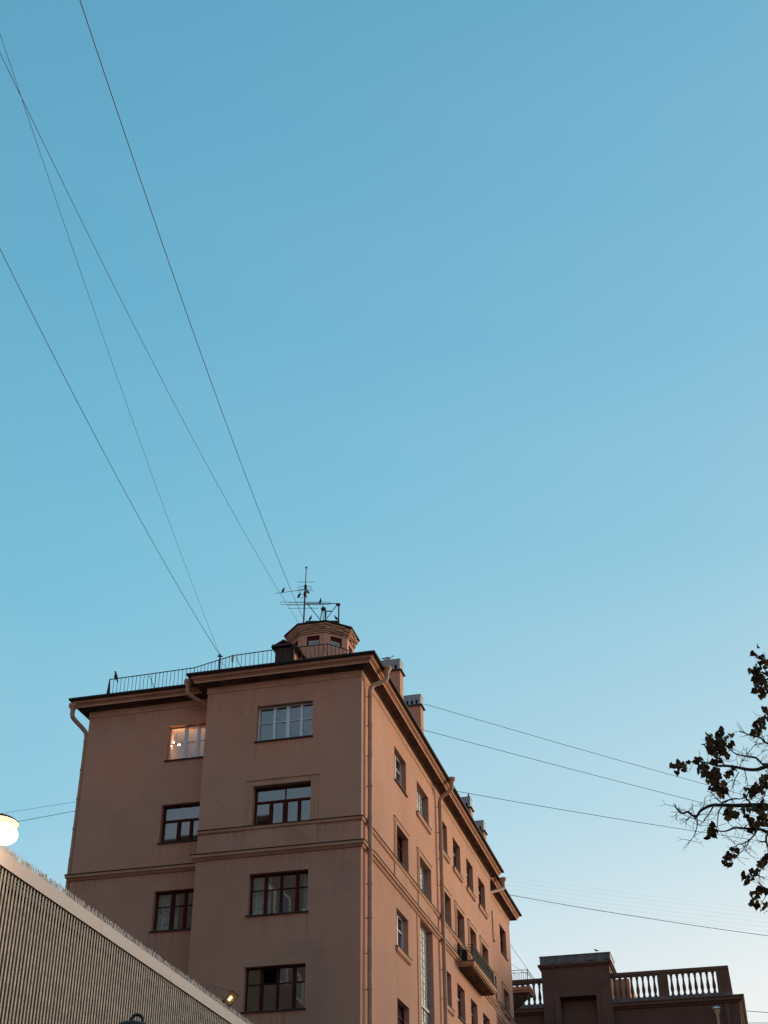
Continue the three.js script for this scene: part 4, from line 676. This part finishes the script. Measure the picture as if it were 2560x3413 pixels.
{
  const G = thing('lime_tree', 'half bare tree with dark leaf clusters reaching in from the right edge', 'tree'), base = new THREE.Vector3(7.6, 0, -19.3);
  G.position.copy(base); const rel = (p) => [p[0] - base.x, p[1], p[2] - base.z];
  mesh('trunk', tube([[0, -0.1, 0], [0.05, 3, 0.02], [-0.05, 6, 0.05], [0.05, 8.5, 0], [0.3, 10.8, -0.1], [0.45, 12.6, 0.1], [0.8, 14.2, 0]], 0.26, 40, 14, 0.02), M.bark, G);
  const limbY = (y) => [0.0, Math.max(4.5, y - 1.6), 0];
  for (const [r0, r1, pts] of BRANCHES) {
    const q = pts.map(rel), jit = q.map((p, i) => i ? [p[0] + rr(-0.012, 0.012), p[1] + rr(-0.015, 0.015), p[2] + rr(-0.06, 0.06)] : p);
    mesh('branch', tube(jit, r0, Math.max(8, jit.length * 5), r0 > 0.02 ? 8 : 5, r1), M.bark, G);
    if (r0 > 0.019) mesh('limb', tube([limbY(q[0][1]), [q[0][0] * 0.55, q[0][1] - 0.45, q[0][2] * 0.55], q[0]], r0 * 1.9, 14, 8, r0 * 1.02), M.bark, G);
    // side twigs
    if (pts.length > 3) { const tw = []; for (let i = 1; i < q.length - 1; i++) for (let k = 0; k < 3; k++) { if (q[i][0] > -1.0 && rnd() < 0.5) continue; const p = jit[i], a = rr(0, 6.28), l = rr(0.05, 0.16), m = [p[0] + Math.cos(a) * l, p[1] + Math.sin(a) * l * 0.8, p[2] + rr(-0.08, 0.08)]; tw.push(bar(p, m, 0.0045, 4, 0.0025)); for (let j = 0; j < 2; j++) { const b = a + rr(-0.9, 0.9), l2 = l * rr(0.4, 0.8); tw.push(bar(m, [m[0] + Math.cos(b) * l2, m[1] + Math.sin(b) * l2, m[2] + rr(-0.04, 0.04)], 0.003, 4, 0.0015)); } } if (tw.length) tag(mesh('twigs', merge(tw), M.bark, G), null, null, null, 'stuff'); }
  }
  const leafGeo = (v) => {
    const o = [[0, 0], [0.32, -0.12], [0.52, 0.08], [0.5, 0.34], [0.38, 0.5 + v * 0.06], [0.22, 0.72], [0.06, 0.9], [0, 1.06], [-0.08, 0.88], [-0.26, 0.7], [-0.4 - v * 0.05, 0.48], [-0.5, 0.3], [-0.48, 0.04], [-0.28, -0.12]];
    const p = [], zf = (x, y) => 0.28 * Math.abs(x) - 0.22 * y * y * (0.6 + 0.3 * v) + 0.05 * Math.sin(9 * y + v);
    for (let i = 0; i < o.length; i++) { const a = o[i], b = o[(i + 1) % o.length]; for (const q of [[0, 0.32], a, b]) p.push(q[0], q[1], zf(q[0], q[1])); }
    const g = new THREE.BufferGeometry(); g.setAttribute('position', new THREE.Float32BufferAttribute(p, 3)); g.computeVertexNormals(); return muv(g);
  };
  const LG = [0, 1, 2].map(leafGeo), extra = []; let count = 0;
  for (const [x, y, z, rx, ry, n0] of LEAF_CLUMPS) {
    const n = Math.max(1, Math.round(n0 * 0.93));
    for (let i = 0; i < n && count < 299; i++, count++) {
      const t = i / n * 6.283 * 2.4 + rr(0, 0.8), rad = Math.sqrt((i + rnd() * 0.6) / n), s = rr(0.068, 0.12);
      const m = mesh('leaf', LG[i % 3], M.leaf[Math.floor(rnd() * 4)], G), q = rel([x, y, z]);
      m.position.set(q[0] + Math.cos(t) * rad * rx * 0.95, q[1] + Math.sin(t) * rad * ry * 0.95 + s * 0.35, q[2] + rr(-0.5, 0.5) * Math.min(0.5, rx + ry));
      m.rotation.set(rr(-0.9, 0.9), rr(-0.9, 0.9), Math.PI + rr(-1.0, 1.0)); m.scale.setScalar(s);
    }
    for (let i = 0; i < n * 0.35; i++) { const t = rr(0, 6.283), rad = Math.sqrt(rnd()) * 0.8, s = rr(0.06, 0.11), q = rel([x, y, z]); extra.push(LG[i % 3].clone().scale(s, s, s).rotateX(rr(-1, 1)).rotateY(rr(-1.2, 1.2)).rotateZ(Math.PI + rr(-1.2, 1.2)).translate(q[0] + Math.cos(t) * rad * rx, q[1] + Math.sin(t) * rad * ry + s * 0.35, q[2] + rr(-0.3, 0.3))); }
  }
  tag(mesh('inner_foliage', merge(extra), M.leaf[1], G), null, null, null, 'stuff');
  const far = [], axis = (y) => [y < 8.5 ? 0.03 : 0.05 + (y - 8.5) * 0.12, y, 0];
  for (let k = 0; k < 15; k++) {                        // the far half of the crown, right of the picture
    const y = 5.6 + k * 0.52, a = -1.25 + (k * 2.4) % 2.5 + rr(-0.2, 0.2), l = 3.1 - Math.abs(y - 8.6) * 0.28, p0 = axis(y), dir = [Math.cos(a), Math.sin(a)];
    const P = (t) => [p0[0] + dir[0] * l * t, y + 0.9 * l * t * (1 - 0.35 * t), p0[2] + dir[1] * l * t];
    mesh('limb', tube([p0, P(0.35), P(0.7), P(1)], 0.055, 16, 7, 0.01), M.bark, G);
    const tw = [];
    for (let m = 0; m < 9; m++) {
      const b = P(0.3 + 0.08 * m), q = [b[0] + rr(-0.55, 0.6), b[1] + rr(-0.45, 0.55), b[2] + rr(-0.6, 0.6)]; if (q[0] < -0.2) continue; tw.push(bar(b, q, 0.012, 5, 0.004));
      for (let n = 0; n < 20; n++) { const t = rr(0.35, 1.08), s = rr(0.075, 0.12); far.push(LG[n % 3].clone().scale(s, s, s).rotateX(rr(-1, 1)).rotateY(rr(-2, 2)).rotateZ(Math.PI + rr(-1, 1)).translate(b[0] + (q[0] - b[0]) * t + rr(-0.1, 0.1), b[1] + (q[1] - b[1]) * t + rr(-0.08, 0.1), b[2] + (q[2] - b[2]) * t + rr(-0.1, 0.1))); }
    }
    tag(mesh('twigs', merge(tw), M.bark, G), null, null, null, 'stuff');
  }
  tag(mesh('foliage', merge(far), M.leaf[0], G), null, null, null, 'stuff');
}

// ---------------------------------------------------------------- neighbours outside the frame that the panes mirror and the wires reach
function block(name, label, x0, x1, z0, z1, h, side) {
  const G = place(thing(name, label, 'building'));
  mesh('wall', box(x0, x1, 0, h, z0, z1), M.blockWall, G); mesh('roof', box(x0 - 0.4, x1 + 0.4, h, h + 0.35, z0 - 0.4, z1 + 0.4), M.roof, G);
  const horiz = side === 'z0' || side === 'z1', a = horiz ? x0 : z0, b = horiz ? x1 : z1;
  for (let y = 3; y < h - 2; y += 3.3) for (let u = a + 1.6; u < b - 1.6; u += 3.4) {
    const g = sub('window', G), o = side === 'x1' ? x1 : side === 'x0' ? x0 : side === 'z1' ? z1 : z0, s = side.endsWith('1') ? 1 : -1;
    const bx = (u0, u1, y0, y1, d) => horiz ? box(u0, u1, y0, y1, Math.min(o, o + s * d), Math.max(o, o + s * d)) : box(Math.min(o, o + s * d), Math.max(o, o + s * d), y0, y1, u0, u1);
    mesh('pane', bx(u, u + 1.5, y, y + 1.6, 0.02), M.blockPane, g); mesh('frame', merge([bx(u - 0.08, u, y, y + 1.6, 0.05), bx(u + 1.5, u + 1.58, y, y + 1.6, 0.05), bx(u - 0.08, u + 1.58, y + 1.6, y + 1.68, 0.05), bx(u - 0.08, u + 1.58, y - 0.08, y, 0.08)]), M.white, g);
  }
}
block('neighbour_block', 'brown apartment block standing left of the yard outside the view', -30, -11.5, 22, 44, 27.2, 'x1');
block('neighbour_block', 'brown apartment block standing behind the viewer', -14, 26, 55.2, 68, 25.4, 'z0');
block('neighbour_block', 'brown apartment block far right beyond the tree', 50.5, 64, -76, -44, 23, 'x0');

scene.traverse((o) => { if (o.isMesh) o.castShadow = o.receiveShadow = true; });
renderer.render(scene, camera);
